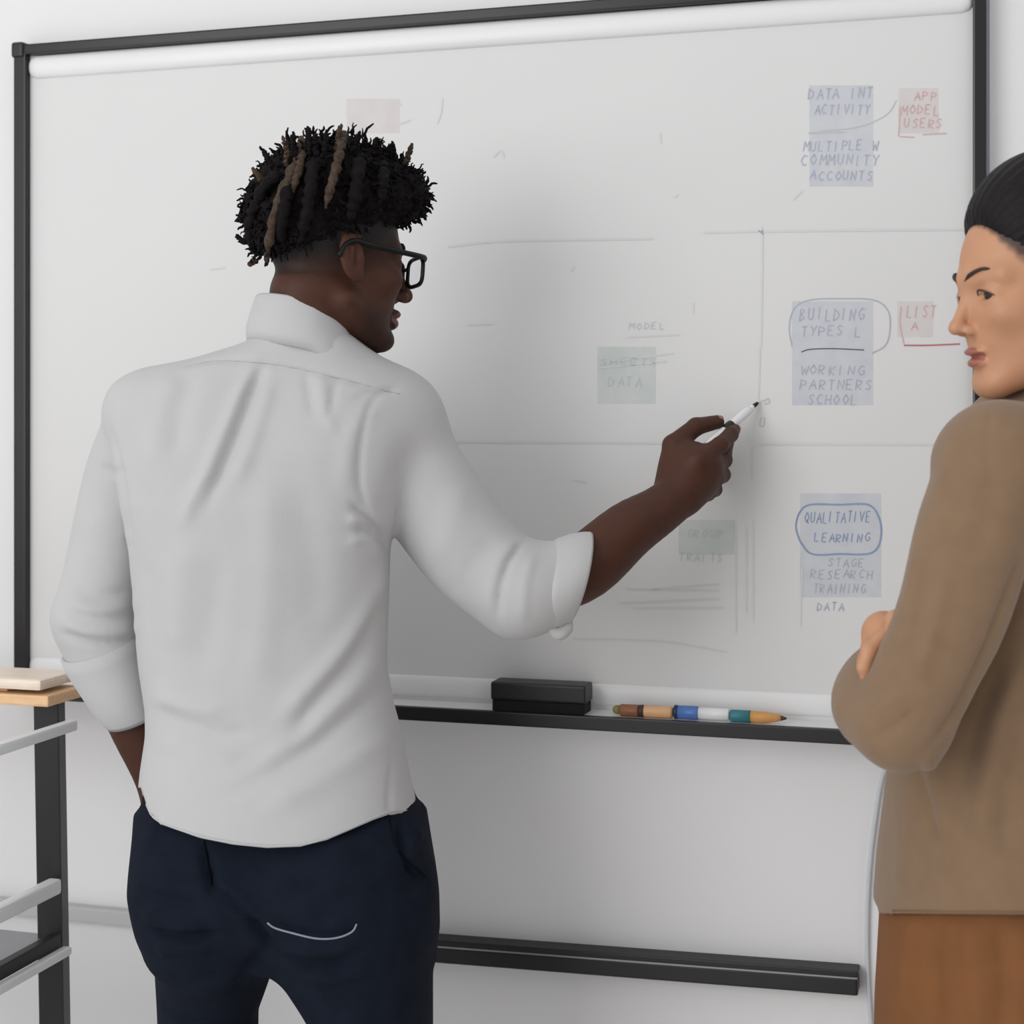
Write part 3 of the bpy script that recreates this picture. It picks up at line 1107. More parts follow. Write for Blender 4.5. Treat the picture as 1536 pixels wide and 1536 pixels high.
V, Q = nets(shirt_field, (-.66, 1.93, .88), (.11, 2.30, 1.60), .0048)
V = relax(V, Q, 2)
nn = normals(V, Q)
amp = np.clip((P_ := to_px(V))[:, 1] * 0 + 1, 0, 1)
V = V + nn * (wave(V, 22, 3) * .0022)[:, None]
FOLDS = [
    ([(396, 545), (378, 585), (358, 640), (335, 700), (310, 760)], 7, -.0085),
    ([(386, 545), (362, 590), (340, 640), (314, 700), (290, 750), (272, 790)], 11, .0065),
    ([(410, 560), (392, 620), (372, 680), (350, 730)], 12, .0045),
    ([(262, 552), (320, 541), (380, 543), (440, 551), (520, 570), (606, 592)], 3.2, -.0032),
    ([(290, 556), (272, 610), (262, 690)], 16, -.004), ([(262, 560), (238, 620), (232, 700)], 16, .0035),
    ([(458, 558), (464, 590), (468, 625)], 6, -.003), ([(480, 560), (486, 600), (500, 650)], 9, .003),
    ([(506, 570), (498, 600), (494, 630)], 6, -.003), ([(530, 600), (560, 588), (600, 586)], 5, -.003),
    ([(600, 578), (560, 600), (542, 660), (540, 730), (560, 780)], 5, -.0035),
    ([(560, 600), (525, 660), (515, 740)], 14, .003),
    ([(590, 822), (570, 795), (545, 772), (525, 755)], 6, -.007), ([(588, 830), (560, 800), (530, 792)], 5, -.006),
    ([(580, 812), (545, 783), (520, 778)], 6, .005), ([(575, 840), (550, 812), (520, 812)], 7, .004),
    ([(588, 840), (572, 880), (545, 930), (505, 985), (455, 1040), (415, 1085)], 16, .007),
    ([(578, 880), (555, 940), (520, 1000), (470, 1060), (430, 1120)], 13, -.006),
    ([(582, 960), (540, 1020), (480, 1080), (420, 1130), (360, 1180)], 18, .0055),
    ([(588, 1030), (530, 1070), (470, 1120), (400, 1160), (330, 1200)], 14, -.0050),
    ([(600, 1090), (540, 1130), (470, 1175), (390, 1215)], 20, .005),
    ([(232, 1062), (280, 1085), (330, 1100), (380, 1098)], 10, -.004), ([(230, 1045), (280, 1060), (340, 1070)], 12, .0045),
    ([(230, 1110), (300, 1130), (360, 1140)], 14, .004),
    ([(215, 830), (235, 900), (240, 980), (236, 1040)], 14, -.0035), ([(280, 800), (268, 900), (262, 980)], 24, .0045),
    ([(330, 830), (318, 930), (300, 1010)], 20, -.003), ([(400, 700), (402, 820), (396, 940), (380, 1040)], 26, .004),
    ([(450, 720), (470, 840), (470, 940)], 24, -.003), ([(590, 1140), (585, 1180), (583, 1220)], 5, -.003),
    # sleeves
    ([(88, 948), (130, 962), (170, 964), (206, 954)], 5, -.0065), ([(90, 932), (130, 946), (170, 948), (206, 940)], 7, .005),
    ([(96, 918), (140, 928), (204, 922)], 5, -.0045), ([(100, 902), (150, 915), (204, 905)], 7, .004),
    ([(110, 882), (150, 892), (200, 884)], 6, -.0035), ([(128, 780), (160, 800), (196, 806)], 9, .003), ([(150, 700), (170, 708), (186, 706)], 6, -.004),
    ([(166, 640), (176, 690), (188, 750), (198, 830)], 4, -.005),
    ([(786, 812), (766, 840), (752, 880), (748, 925)], 5, -.005), ([(776, 812), (750, 840), (735, 890), (732, 930)], 10, .003),
    ([(800, 830), (786, 880), (784, 935)], 8, .003), ([(690, 720), (680, 780), (650, 850)], 22, .003),
    ([(640, 660), (600, 720), (580, 780)], 24, -.004), ([(740, 800), (710, 850), (690, 900)], 18, -.0025),
]
V = fold(V, nn, FOLDS)
V = relax(V, Q, 1, .35)
Vc, Qc = trim(V, Q, hem_keep)


def end_keep(V, a, b, where):
    """cut a sleeve open at a ring"""
    d = (b - a) / np.linalg.norm(b - a)
    s = (V - b) @ d
    near = np.linalg.norm(V - b, axis=1) < where
    return np.where(near, -s, 1.0)


for a, b in ((M(782, 886, 2.115), M(842, 874, 2.127)),):
    Vc, Qc = trim(Vc, Qc, lambda X: end_keep(X, a, b, .085))
# neck opening
def neck_keep(X):
    c = M(455, 505, 2.092)
    r = np.sqrt(((X[:, 0] - c[0]) / .066) ** 2 + ((X[:, 1] - c[1]) / .062) ** 2)
    return np.where(X[:, 2] > c[2] - .03, (r - 1) * .06, 1.0)


Vc, Qc = trim(Vc, Qc, neck_keep)
Vs, Qs = shell(Vc, Qc, .0022)
shirt = add_quads('shirt', Vs, Qs, 'shirt_cotton', man)
tag(shirt, 'white button-up shirt with rolled sleeves and curved hem')

# hem piping
hp = []
hv = to_px(Vc)


def ring_band(name, rings, m, parent, seg=56, thick=.0025, wob=0.0, seed=1):
    """cloth band through a list of rings (centre, axis u, axis v)"""
    a = np.linspace(0, 2 * math.pi, seg, endpoint=False)
    rr = np.random.default_rng(seed)
    ph = rr.uniform(0, 6.28, 4)
    outer = []
    for i, (c, u, v) in enumerate(rings):
        wv = 1 + wob * (np.sin(3 * a + ph[0] + i * .2) + .6 * np.sin(5 * a + ph[1] - i * .3)) / 2
        outer.append(np.asarray(c)[None] + (np.cos(a) * wv)[:, None] * np.asarray(u)[None] + (np.sin(a) * wv)[:, None] * np.asarray(v)[None])
    outer = np.array(outer)
    k = len(rings)
    Vv = outer.reshape(-1, 3)
    q = []
    for i in range(k - 1):
        for j in range(seg):
            j2 = (j + 1) % seg
            q.append((i * seg + j, i * seg + j2, (i + 1) * seg + j2, (i + 1) * seg + j))
    q = np.array(q)
    n = normals(Vv, q)
    c0 = np.mean(Vv, axis=0)
    if np.mean(np.sum(n * (Vv - c0), axis=1)) < 0:
        q = q[:, ::-1]
    Vv, q = shell(Vv, q, thick)
    return add_quads(name, Vv, q, m, parent)


def ring(c, axis, ru, rv, up=(0, 1, 0), tilt=0.0):
    d = np.asarray(axis, float)
    d /= np.linalg.norm(d)
    u = np.cross(d, up)
    u /= np.linalg.norm(u)
    v = np.cross(u, d)
    return (np.asarray(c, float), u * ru, v * rv)


# right cuff: wide open roll
ax = M(1000, 790, 2.15) - M(782, 886, 2.115)
ax2 = M(933, 886, 2.135) - M(800, 866, 2.12)
cr = [ring(M(812, 884, 2.122), ax2, .0560, .0560), ring(M(814, 883, 2.122), ax2, .0610, .0605), ring(M(826, 879, 2.124), ax2, .0640, .0625),
      ring(M(848, 872, 2.127), ax2, .0640, .0630), ring(M(866, 866, 2.131), ax2 * np.array([1, 1, 1.6]), .0632, .0620), ring(M(870, 865, 2.132), ax2 * np.array([1, 1, 1.6]), .0615, .0605),
      ring(M(868, 865, 2.131), ax2 * np.array([1, 1, 1.6]), .0590, .0580), ring(M(850, 871, 2.128), ax2, .0560, .0560)]
ring_band('cuff', cr, 'shirt_cotton', shirt, wob=.02, seed=4)
# drooping corner of the cuff
v, f = tube_geo(smooth_path([M(822, 938, 2.10), M(836, 950, 2.10), M(848, 944, 2.105), M(856, 930, 2.11)], 10),
                np.interp(np.linspace(0, 1, 10), [0, .4, .8, 1], [.005, .010, .009, .003]), 10)
add('cuff_corner', v, f, 'shirt_cotton', shirt)
# left cuff: long tight roll
axl = M(206, 1085, 2.145) - M(160, 968, 2.118)
lc = [ring(M(150, 966, 2.136), axl, .0500, .0500), ring(M(151, 968, 2.136), axl, .0552, .0545), ring(M(157, 985, 2.138), axl, .0545, .0535),
      ring(M(170, 1015, 2.14), axl, .0500, .0500), ring(M(185, 1050, 2.137), axl, .0440, .0450), ring(M(198, 1070, 2.146), axl, .0410, .0420),
      ring(M(201, 1076, 2.147), axl, .0385, .0400), ring(M(198, 1070, 2.146), axl, .0365, .0385), ring(M(186, 1052, 2.142), axl, .0360, .0380)]
ring_band('cuff', lc, 'shirt_cotton', shirt, wob=.02, seed=9)

# collar: stand and fold
def collar_loop(zoff, rx, ry, n=60):
    out = []
    for a in np.linspace(0, 2 * math.pi, n, endpoint=False):
        x, y = math.cos(a) * rx, math.sin(a) * ry
        c = M(456, 505, 2.092)
        # lifts at the nape (towards the camera, left), falls to the front right
        lift = -.22 * x + -.18 * y - .5 * max(0, x - .02)
        out.append(np.array([c[0] + x, c[1] + y, c[2] + zoff + lift]))
    return np.array(out)


def loops_band(name, loops, m, parent, thick=.0025):
    k, n = len(loops), len(loops[0])
    Vv = np.concatenate(loops)
    q = []
    for i in range(k - 1):
        for j in range(n):
            j2 = (j + 1) % n
            q.append((i * n + j, i * n + j2, (i + 1) * n + j2, (i + 1) * n + j))
    q = np.array(q)
    nr = normals(Vv, q)
    if np.mean(np.sum(nr[:n] * (Vv[:n] - Vv[:n].mean(0)), axis=1)) < 0:
        q = q[:, ::-1]
    Vv, q = shell(Vv, q, thick)
    return add_quads(name, Vv, q, m, parent)


loops = [collar_loop(-.030, .0735, .0720), collar_loop(-.016, .0752, .0737), collar_loop(-.006, .0752, .0735), collar_loop(.010, .0710, .0695), collar_loop(.026, .0660, .0650),
         collar_loop(.034, .0640, .0630), collar_loop(.036, .0625, .0615), collar_loop(.034, .0612, .0602), collar_loop(.020, .0610, .0600), collar_loop(-.012, .0615, .0605)]
loops_band('collar', loops, 'shirt_cotton', shirt)

# trousers
LEG_L = [row(1230, 212, 470, 2.12, .125), row(1330, 210, 440, 2.12, .12), row(1385, 219, 424, 2.125, .108), row(1440, 227, 414, 2.13, .100),
         row(1536, 229, 378, 2.14, .088), row(1650, 232, 376, 2.15, .078), row(1800, 236, 366, 2.15, .070), row(2000, 238, 350, 2.16, .066),
         row(2195, 246, 335, 2.17, .062)]
LEG_R = [row(1230, 380, 630, 2.10, .128), row(1300, 390, 644, 2.09, .13), row(1380, 405, 650, 2.085, .128), row(1440, 428, 651, 2.08, .120),
         row(1536, 480, 650, 2.075, .107), row(1650, 470, 645, 2.07, .093), row(1800, 486, 632, 2.08, .083), row(2000, 495, 618, 2.09, .072),
         row(2195, 505, 600, 2.10, .066)]
HIP = [row(1130, 222, 605, 2.105, .112), row(1230, 214, 630, 2.105, .128), row(1330, 212, 645, 2.10, .135), row(1390, 226, 642, 2.10, .105), row(1415, 240, 625, 2.10, .075)]


def trouser_field(p):
    d = smin(loft(p, LEG_L, 2.2), loft(p, LEG_R, 2.2), .005)
    d = smin(d, loft(p, HIP, 2.3), .035)
    d = smin(d, ell(p, M(318, 1345, 2.05), (.085, .065, .12)), .05)
    d = smin(d, ell(p, M(515, 1345, 2.035), (.10, .068, .12)), .05)
    return d


V, Q = nets(trouser_field, (-.53, 1.90, .07), (-.07, 2.29, 1.02), .0052)
V = relax(V, Q, 2)
nn = normals(V, Q)
V = V + nn * (wave(V, 26, 8) * .0018)[:, None]
V = fold(V, nn, [
    ([(304, 1262), (312, 1300), (318, 1330), (342, 1345), (372, 1375), (400, 1415), (418, 1440)], 7, -0.0136),
    ([(320, 1330), (355, 1350), (385, 1385)], 12, 0.0085), ([(600, 1225), (604, 1265), (614, 1300), (642, 1322)], 5, -0.0102),
    ([(632, 1240), (616, 1270), (606, 1300)], 8, 0.0068), ([(215, 1370), (250, 1385), (300, 1392)], 7, 0.0085), ([(222, 1395), (270, 1404), (330, 1402)], 5, -0.0102),
    ([(225, 1340), (260, 1350), (300, 1358)], 8, -0.0068), ([(232, 1425), (270, 1420), (320, 1424)], 10, 0.0068),
    ([(425, 1436), (470, 1446), (530, 1440)], 6, -0.0085), ([(420, 1418), (470, 1426), (540, 1418)], 9, 0.0085), ([(440, 1465), (500, 1470), (560, 1455)], 10, 0.0051),
    ([(400, 1382), (440, 1396), (480, 1404), (515, 1402), (536, 1388)], 5, -0.0068), ([(648, 1330), (600, 1340), (550, 1330)], 12, -0.0051),
    ([(402, 1420), (380, 1450), (350, 1500)], 12, -0.0068)])
V, Q = trim(V, Q, lambda X: 1.0 - X[:, 2])
V, Q = trim(V, Q, lambda X: X[:, 2] - .095)
Vs, Qs = shell(V, Q, .002)
trousers = add_quads('trousers', Vs, Qs, 'denim_navy', man)
tag(trousers, 'dark navy trousers with a pale stitched back pocket')
TV, TN = V, normals(V, Q)


def on_cloth(px, py, V, Nn, lift):
    P = to_px(V)
    d = (P[:, 0] - px) ** 2 + (P[:, 1] - py) ** 2 + np.where(Nn[:, 1] > -.1, 1e6, 0)
    idx = np.argsort(d)[:6]
    w = 1 / (d[idx] + 1e-3)
    w /= w.sum()
    y = (V[idx, 1] * w).sum()
    return M(px, py, y - lift)


def seam(name, pts, r, m, parent, V, Nn, lift=.0006, n=26):
    p = smooth_path(np.array(pts, float), n)
    pp = np.array([on_cloth(a, b, V, Nn, lift) for a, b in p])
    pp[1:-1] = (pp[:-2] + pp[1:-1] * 2 + pp[2:]) / 4
    v, f = tube_geo(pp, r, 6)
    return add(name, v, f, m, parent)


seam('pocket_stitching', [(401, 1384), (412, 1392), (440, 1400), (475, 1408), (505, 1407), (528, 1398), (535, 1386)], .0013, 'stitch_pale', trousers, TV, TN)
seam('back_seam', [(306, 1262), (312, 1296), (317, 1328)], .0015, 'denim_seam', trousers, TV, TN)
seam('side_pocket_seam', [(584, 1226), (590, 1258), (604, 1284), (640, 1316)], .0016, 'denim_seam', trousers, TV, TN)
SV, SN = Vc, normals(Vc, Qc)
seam('yoke_seam', [(272, 551), (320, 541), (380, 543), (440, 551), (520, 570), (600, 591)], .0007, 'stitch_white', shirt, SV, SN, .0002, 40)
seam('hem_edge', [(x, y - 3) for x, y in HEM[1:-1]], .0014, 'stitch_white', shirt, SV, SN, .0004, 60)

# shoes
for cx_, d_ in ((292, 2.19), (552, 2.12)):
    c = M(cx_, 0, d_)
    fwd = np.array([.18, .98])

    def shoe(p, c=c):
        x = (p[0] - c[0]) * fwd[1] - (p[1] - c[1]) * fwd[0]
        y = (p[0] - c[0]) * fwd[0] + (p[1] - c[1]) * fwd[1]
        q = (x, y, p[2])
        d = smin(ell(q, (0, .11, .035), (.046, .10, .045)), ell(q, (0, -.01, .055), (.038, .06, .065)), .03)
        return smax(d, -(p[2] - .001), .004)
    V, Q = nets(shoe, (c[0] - .12, c[1] - .12, -.01), (c[0] + .14, c[1] + .26, .15), .006)
    add_quads('shoe', V, Q, 'shoe_leather', man)

# head, forearms and hands, and the body under the clothes
HM = Head(M(504, 394, 2.10), math.radians(90 - 59), math.radians(5), math.radians(-2), .955)
neck_top, neck_bot = HM.w((-.034, 0, -.050)), M(457, 560, 2.098)


def man_head(p):
    d = head_field(HM.loc(p))
    d = smin(d, cone(p, neck_top, neck_bot, .0535, .050), .016)
    return smax(d, -(p[2] - M(0, 545)[2]), .004)


c = HM.o
hV, hQ = nets(man_head, (c[0] - .15, c[1] - .14, M(0, 552)[2]), (c[0] + .15, c[1] + .15, c[2] + .13), .0022)
hV = relax(hV, hQ, 1, .3)

PEN_T, PEN_N = M(1034, 690, 2.215), M(1137, 604, 2.306)
HAND = {
    'thumb': ([M(1004, 728, 2.215), M(1010, 668, 2.225), M(1044, 640, 2.245), M(1076, 633, 2.262)], [.019, .0150, .0125, .0100]),
    'index': ([M(1048, 690, 2.195), M(1080, 668, 2.215), M(1096, 652, 2.245), M(1101, 645, 2.268)], [.0140, .0118, .0104, .0092]),
    'middle': ([M(1064, 698, 2.210), M(1085, 690, 2.245), M(1088, 668, 2.272), M(1094, 656, 2.285)], [.0145, .0122, .0106, .0094]),
    'ring': ([M(1070, 716, 2.228), M(1083, 712, 2.268), M(1072, 694, 2.292), M(1064, 680, 2.288)], [.0140, .0118, .0104, .0092]),
    'pinky': ([M(1060, 738, 2.240), M(1072, 734, 2.276), M(1062, 718, 2.296), M(1052, 706, 2.290)], [.0125, .0104, .0092, .0082]),
}


def fore_hand(p):
    d = chain(p, [M(812, 882, 2.12), M(878, 850, 2.14), M(940, 797, 2.165), M(985, 768, 2.185), M(1020, 742, 2.205)], [.038, .0415, .0370, .0315, .0285], .02)
    for nme, (pts, rad) in HAND.items():
        if nme != 'thumb':
            d = smin(d, cone(p, M(1022, 738, 2.208), pts[0], .024, rad[0]), .016)
    d = smin(d, ell(p, M(1034, 704, 2.218), (.040, .028, .040)), .02)
    for nme, (pts, rad) in HAND.items():
        fd = chain(p, pts, rad, .004)
        d = smin(d, fd, .009 if nme == 'thumb' else .0055)
    return d


fV, fQ = nets(fore_hand, (-.03, 2.05, 1.17), (.33, 2.33, 1.49), .0021)
fV = relax(fV, fQ, 1, .3)


def left_fore(p):
    d = chain(p, [M(166, 1000, 2.142), M(182, 1038, 2.148), M(206, 1095, 2.155), M(237, 1172, 2.165), M(256, 1240, 2.16)], [.034, .034, .032, .027, .032], .02)
    for i, (dx, dy) in enumerate(((0, 0), (8, 3), (16, 4), (24, 2))):
        d = smin(d, chain(p, [M(256 + dx * .6, 1240 + dy, 2.14 + i * .012), M(262 + dx, 1285, 2.135 + i * .013), M(270 + dx, 1318, 2.14 + i * .013)], [.011, .0095, .008]), .008)
    return smin(d, chain(p, [M(250, 1215, 2.18), M(262, 1250, 2.19), M(270, 1280, 2.195)], [.014, .012, .010]), .01)


lV, lQ = nets(left_fore, (-.66, 2.02, .80), (-.36, 2.26, 1.24), .0042)


def under(p):
    d = smin(smax(smax(shirt_field(p) + .016, .99 - p[2], .01), p[2] - 1.53, .01), trouser_field(p) + .016, .01)
    d = smin(d, cone(p, M(292, 2200, 2.17), M(292, 2270, 2.2), .035, .03), .02)
    return smin(d, cone(p, M(552, 2200, 2.10), M(552, 2300, 2.13), .035, .03), .02)


uV, uQ = nets(under, (-.68, 1.9, .04), (.12, 2.32, 1.60), .011)
bV, bQ = cat_quads([(hV, hQ), (fV, fQ), (lV, lQ), (uV, uQ)])
# hair fade and beard shadow on the skin (only colour of the cropped hair)
L = HM.locv(bV)
nz = wave(L, 260, 5) * .004
hair_line = .035 + .36 * L[:, 0]
fade = np.clip((L[:, 2] + nz - hair_line + .062) / .050, 0, 1) * (L[:, 2] > -.03) * (L[:, 0] < .083) * np.clip((.088 - L[:, 0] - np.abs(L[:, 1]) * .15) / .02, 0, 1)
fade *= ~((np.abs(L[:, 1]) > .073) & (L[:, 2] < .028))
beard = np.clip((-.052 - L[:, 2] + nz) / .025, 0, 1) * (L[:, 2] > -.125) * np.clip((L[:, 0] - .0) / .03, 0, 1) * .55
far = np.linalg.norm(L, axis=1) > .2
fade = np.maximum(fade, beard)
fade[far] = 0
ctr = L[bQ].mean(1)
lip = (((ctr[:, 0] - .092) / .016) ** 2 + (ctr[:, 1] / .023) ** 2 + ((ctr[:, 2] + .068) / .0145) ** 2 < 1).astype(int)
add_quads('body', bV, bQ, None, man, mats=['skin_dark', 'lip_dark'], mat_idx=lip, attr={'fade': fade})
for s in (-1, 1):
    eye(HM, s, man, (1, 0, -.1))
    brow(HM, s, man, 'hair_black', .004)
# thumb and finger nails
for nm, dirn in (('thumb', (-.2, -.8, .6)), ('index', (.8, -.3, .3))):
    p0, p1 = HAND[nm][0][-2], HAND[nm][0][-1]
    r = HAND[nm][1][-1]
    t = (p1 - p0) / np.linalg.norm(p1 - p0)
    up = np.array(dirn)
    up = up - t * np.dot(up, t)
    up /= np.linalg.norm(up)
    sd = np.cross(t, up)
    v, f = sphere_geo((0, 0, 0), 1, 16, 8)
    w = p1 + up * (r * .80) + t * .002
    add('fingernail', w + v[:, :1] * t * .0055 + v[:, 1:2] * sd * .0042 + v[:, 2:] * up * .0022, f, 'nail_dark', man)

# hair: cropped mass with many short twists, and longer brown twists
def man_hair(p):
    l = HM.loc(p)
    d = ell(l, (-.004, 0, .082), (.116, .092, .086))
    d = smin(d, ell(l, (-.060, 0, .050), (.066, .080, .070)), .03)
    d = smin(d, ell(l, (.062, 0, .100), (.060, .074, .048)), .02)
    pl = (.034 + .36 * l[0]) - l[2]
    pl = smax(pl, (.050 - l[2]) * .6 + np.where(l[0] > .02, 0, -.05), .02)
    d = smax(d, pl, .016)
    A = np.stack([l[0], l[1], l[2]], -1)
    return (d + wave(A, 230, 21) * .0065 + wave(A, 90, 22) * .006) * HM.s


hv_, hq_ = nets(man_hair, (c[0] - .16, c[1] - .15, c[2] - .08), (c[0] + .16, c[1] + .16, c[2] + .20), .0034)
hair = add_quads('hair', hv_, hq_, 'hair_black', man)
tag(hair, 'black hair in short upright twists with a tapered nape')
hn = normals(hv_, hq_)
hl = HM.locv(hv_)
parts = []
cand = np.where((hl[:, 2] > .03 + .36 * hl[:, 0]) & (hl[:, 2] > -.02))[0]
for i in rng.choice(cand, 1700, replace=False):
    p0, n0, l0 = hv_[i], hn[i], hl[i]
    upw = np.clip((l0[2] - .10) / .07, 0, 1)
    backw = np.clip((-l0[0] - .02) / .08, 0, 1) * (1 - upw)
    dirn = n0 + np.array([0, 0, .6 * upw - .55 * backw]) + rng.normal(size=3) * .42
    dirn /= np.linalg.norm(dirn)
    Ln = rng.uniform(.008, .015) + .016 * upw * rng.uniform(0, 1) ** 2
    bend = rng.normal(size=3) * .5 + np.array([0, 0, -.2])
    sx = np.cross(dirn, (.3, .5, .8))
    sx /= np.linalg.norm(sx)
    sy = np.cross(dirn, sx)
    ts = np.linspace(0, 1, 9)
    ang = ts * rng.uniform(9, 15) + rng.uniform(0, 6)
    pp = (p0 - n0 * .004 + np.outer(ts, dirn) * Ln + np.outer(ts ** 2, bend) * Ln * .5 +
          (np.outer(np.cos(ang), sx) + np.outer(np.sin(ang), sy)) * rng.uniform(.0006, .0016))
    r0 = rng.uniform(.0011, .0022)
    parts.append(tube_geo(pp, r0 * np.array([1, 1.1, 1, 1, 1, 1, .95, .85, .5]), 5))
v, f = join_geo(parts)
tag(add('short_twists', v, f, 'hair_black', hair), kind='stuff')


def lock(pts, r0, m, seed):
    rr = np.random.default_rng(seed)
    p = smooth_path(np.array(pts), 30)
    t = np.linspace(0, 1, 30)
    rad = r0 * (1 + .16 * np.sin(t * 42 + rr.uniform(0, 6)) + .1 * rr.normal(size=30)) * np.interp(t, [0, .08, .8, 1], [.7, 1, .9, .3])
    p = p + rr.normal(size=p.shape) * .0007
    v, f = tube_geo(p, rad, 9)
    return add('hair_twist', v, f, m, hair)


def surf(px, py, lift):
    P = to_px(hv_)
    d = (P[:, 0] - px) ** 2 + (P[:, 1] - py) ** 2 + np.where(hn[:, 1] > 0, 1e5, 0)
    i = np.argsort(d)[:40]
    return M(px, py, np.percentile(hv_[i, 1], 30) - lift)


lock([surf(446, 240, .004), surf(432, 270, .014), surf(418, 300, .016), surf(408, 340, .016), surf(402, 372, .014), surf(400, 398, .010)], .0062, 'hair_brown', 1)
lock([M(516, 200, 2.05), surf(510, 228, .010), surf(502, 258, .014), surf(495, 285, .014), surf(488, 312, .010)], .0062, 'hair_brown', 2)
lock([M(452, 206, 2.05), surf(452, 235, .008), surf(446, 262, .012), surf(432, 300, .008)], .0055, 'hair_brown', 3)
lock([surf(420, 262, .004), surf(398, 280, .012), surf(382, 310, .012), surf(374, 350, .010), surf(384, 384, .006)], .0075, 'hair_black', 4)
lock([surf(470, 240, .004), surf(466, 280, .014), surf(460, 320, .014), surf(450, 366, .008)], .0085, 'hair_black', 5)
lock([surf(540, 235, .004), surf(536, 270, .013), surf(530, 305, .012), surf(524, 330, .006)], .0085, 'hair_black', 6)
lock([surf(575, 245, .004), surf(574, 275, .013), surf(570, 305, .008)], .0075, 'hair_black', 7)
lock([surf(436, 262, .004), surf(428, 300, .012), surf(422, 340, .012), surf(424, 380, .008)], .0080, 'hair_black', 8)
for i, (a, b, e_, g) in enumerate([(430, 238, 424, 204), (448, 232, 440, 197), (462, 226, 458, 192), (486, 224, 489, 196), (505, 222, 512, 186), (524, 222, 541, 196),
                                   (416, 250, 390, 220), (590, 232, 588, 212), (606, 240, 618, 216), (560, 226, 566, 206), (620, 272, 634, 262), (622, 295, 642, 297),
                                   (398, 268, 378, 252), (612, 312, 626, 318), (376, 320, 356, 332), (374, 352, 354, 352), (384, 380, 374, 398), (476, 226, 474, 200)]):
    a0, a1 = surf(a, b + 10, -.004), None
    a1 = M(e_, g, a0[1] - .002)
    lock([a0, (a0 * .5 + a1 * .5) + rng.normal(size=3) * .002, a1], .0040, 'hair_black' if i % 4 else 'hair_brown', 20 + i)

# glasses
gl = empty('glasses', tuple(HM.w((.09, 0, 0))))
set_parent(gl, man)
gl.location = (0, 0, 0)
gl.matrix_parent_inverse = Matrix.Translation(-Vector(man.location))
tag(gl, 'black rectangular glasses')


def rim(side, r=.0021):
    hw_, hh, rd = .026, .0195, .009
    pts = []
    for a in np.linspace(0, 2 * math.pi, 36, endpoint=False):
        ca, sa = math.cos(a), math.sin(a)
        k = (abs(ca) ** 4 + abs(sa) ** 4) ** -.25
        yy = .034 * side + hw_ * ca * k
        pts.append((.1075 - .10 * max(0, abs(yy) - .02), yy, -.003 + hh * sa * k))
    return np.array(pts + [pts[0]])


for s in (-1, 1):
    rp = rim(s)
    v, f = tube_geo(rp, .0030, 8, caps=False)
    add('rim', HM.w(v), f, 'glasses_black', gl)
    k = len(rp) - 1
    v = np.concatenate([rp[:-1], rp[:-1] - np.array([.0012, 0, 0])])
    f = [tuple(range(k)), tuple(range(2 * k - 1, k - 1, -1))] + [(i, i + k, (i + 1) % k + k, (i + 1) % k) for i in range(k)]
    add('lens', HM.w(v), f, 'lens_glass', gl, smooth=False)
    tp = smooth_path([(.1035, .060 * s, .012), (.100, .066 * s, .013), (.085, .073 * s, .013), (.05, .0775 * s, .014), (.01, .081 * s, .016),
                      (-.010, .083 * s, .018), (-.026, .084 * s, .010), (-.034, .083 * s, -.006)], 26)
    v, f = tube_geo(tp, np.interp(np.linspace(0, 1, 26), [0, .2, .7, 1], [.0052, .0042, .0034, .0032]), 8)
    add('temple', HM.w(v), f, 'glasses_black', gl)
v, f = tube_geo(smooth_path([(.1075, -.009, .003), (.110, 0, .006), (.1075, .009, .003)], 9), .0024, 8)
add('bridge', HM.w(v), f, 'glasses_black', gl)

# the marker in his hand
pm = empty('marker', tuple(PEN_N))
tag(pm, 'white marker held in the raised hand, its tip on the board', 'marker')
pd = (PEN_N - PEN_T) / np.linalg.norm(PEN_N - PEN_T)


def pen(name, s, m):
    pts = [PEN_N - pd * a for a, r in s]
    v, f = tube_geo(pts, [r for a, r in s], 16)
    return add(name, v, f, m, pm)


pen('barrel', [(.125, .003), (.123, .0062), (.040, .0066), (.024, .0062), (.020, .0050)], 'marker_white')
pen('collar', [(.020, .0050), (.013, .0036), (.012, .0030)], 'marker_white')
pen('grip_ring', [(.082, .0069), (.080, .0075), (.066, .0075), (.064, .0069)], 'plastic_black')
pen('nib', [(.012, .0032), (.003, .0026), (.0, .0014)], 'marker_nib')

# ------------------------------------------------------------------ the woman
wom = empty('person', (M(1560, 0, 1.80)[0], 1.80, 0))
tag(wom, 'person in tan jacket and ochre skirt standing with crossed arms at the right edge', 'person')
WT = [row(578, 1500, 1625, 1.80, .058, 1.78), row(600, 1480, 1650, 1.80, .085, 1.78), row(622, 1462, 1668, 1.80, .13, 1.78), row(650, 1450, 1684, 1.80, .165, 1.78),
      row(720, 1428, 1700, 1.80, .18, 1.78), row(850, 1400, 1700, 1.80, .168, 1.78), row(1000, 1386, 1678, 1.80, .152, 1.78), row(1100, 1362, 1662, 1.80, .150, 1.78),
      row(1200, 1343, 1660, 1.80, .156, 1.78), row(1300, 1333, 1668, 1.80, .17, 1.78), row(1400, 1326, 1680, 1.80, .18, 1.78)]
WL = [M(1502, 690, 1.655), M(1462, 800, 1.64), M(1420, 940, 1.63), M(1352, 1082, 1.63)]
WL_R = [.058, .0575, .0535, .0470]
WF = [M(1352, 1082, 1.63), M(1308, 1058, 1.68), M(1318, 1020, 1.76), M(1350, 995, 1.84)]
WF_R = [.0470, .0410, .038, .034]
WR = [M(1560, 690, 1.95), M(1480, 900, 1.95), M(1405, 1062, 1.93), M(1352, 1010, 1.83), M(1333, 962, 1.72)]
WR_R = [.055, .050, .044, .036, .024]


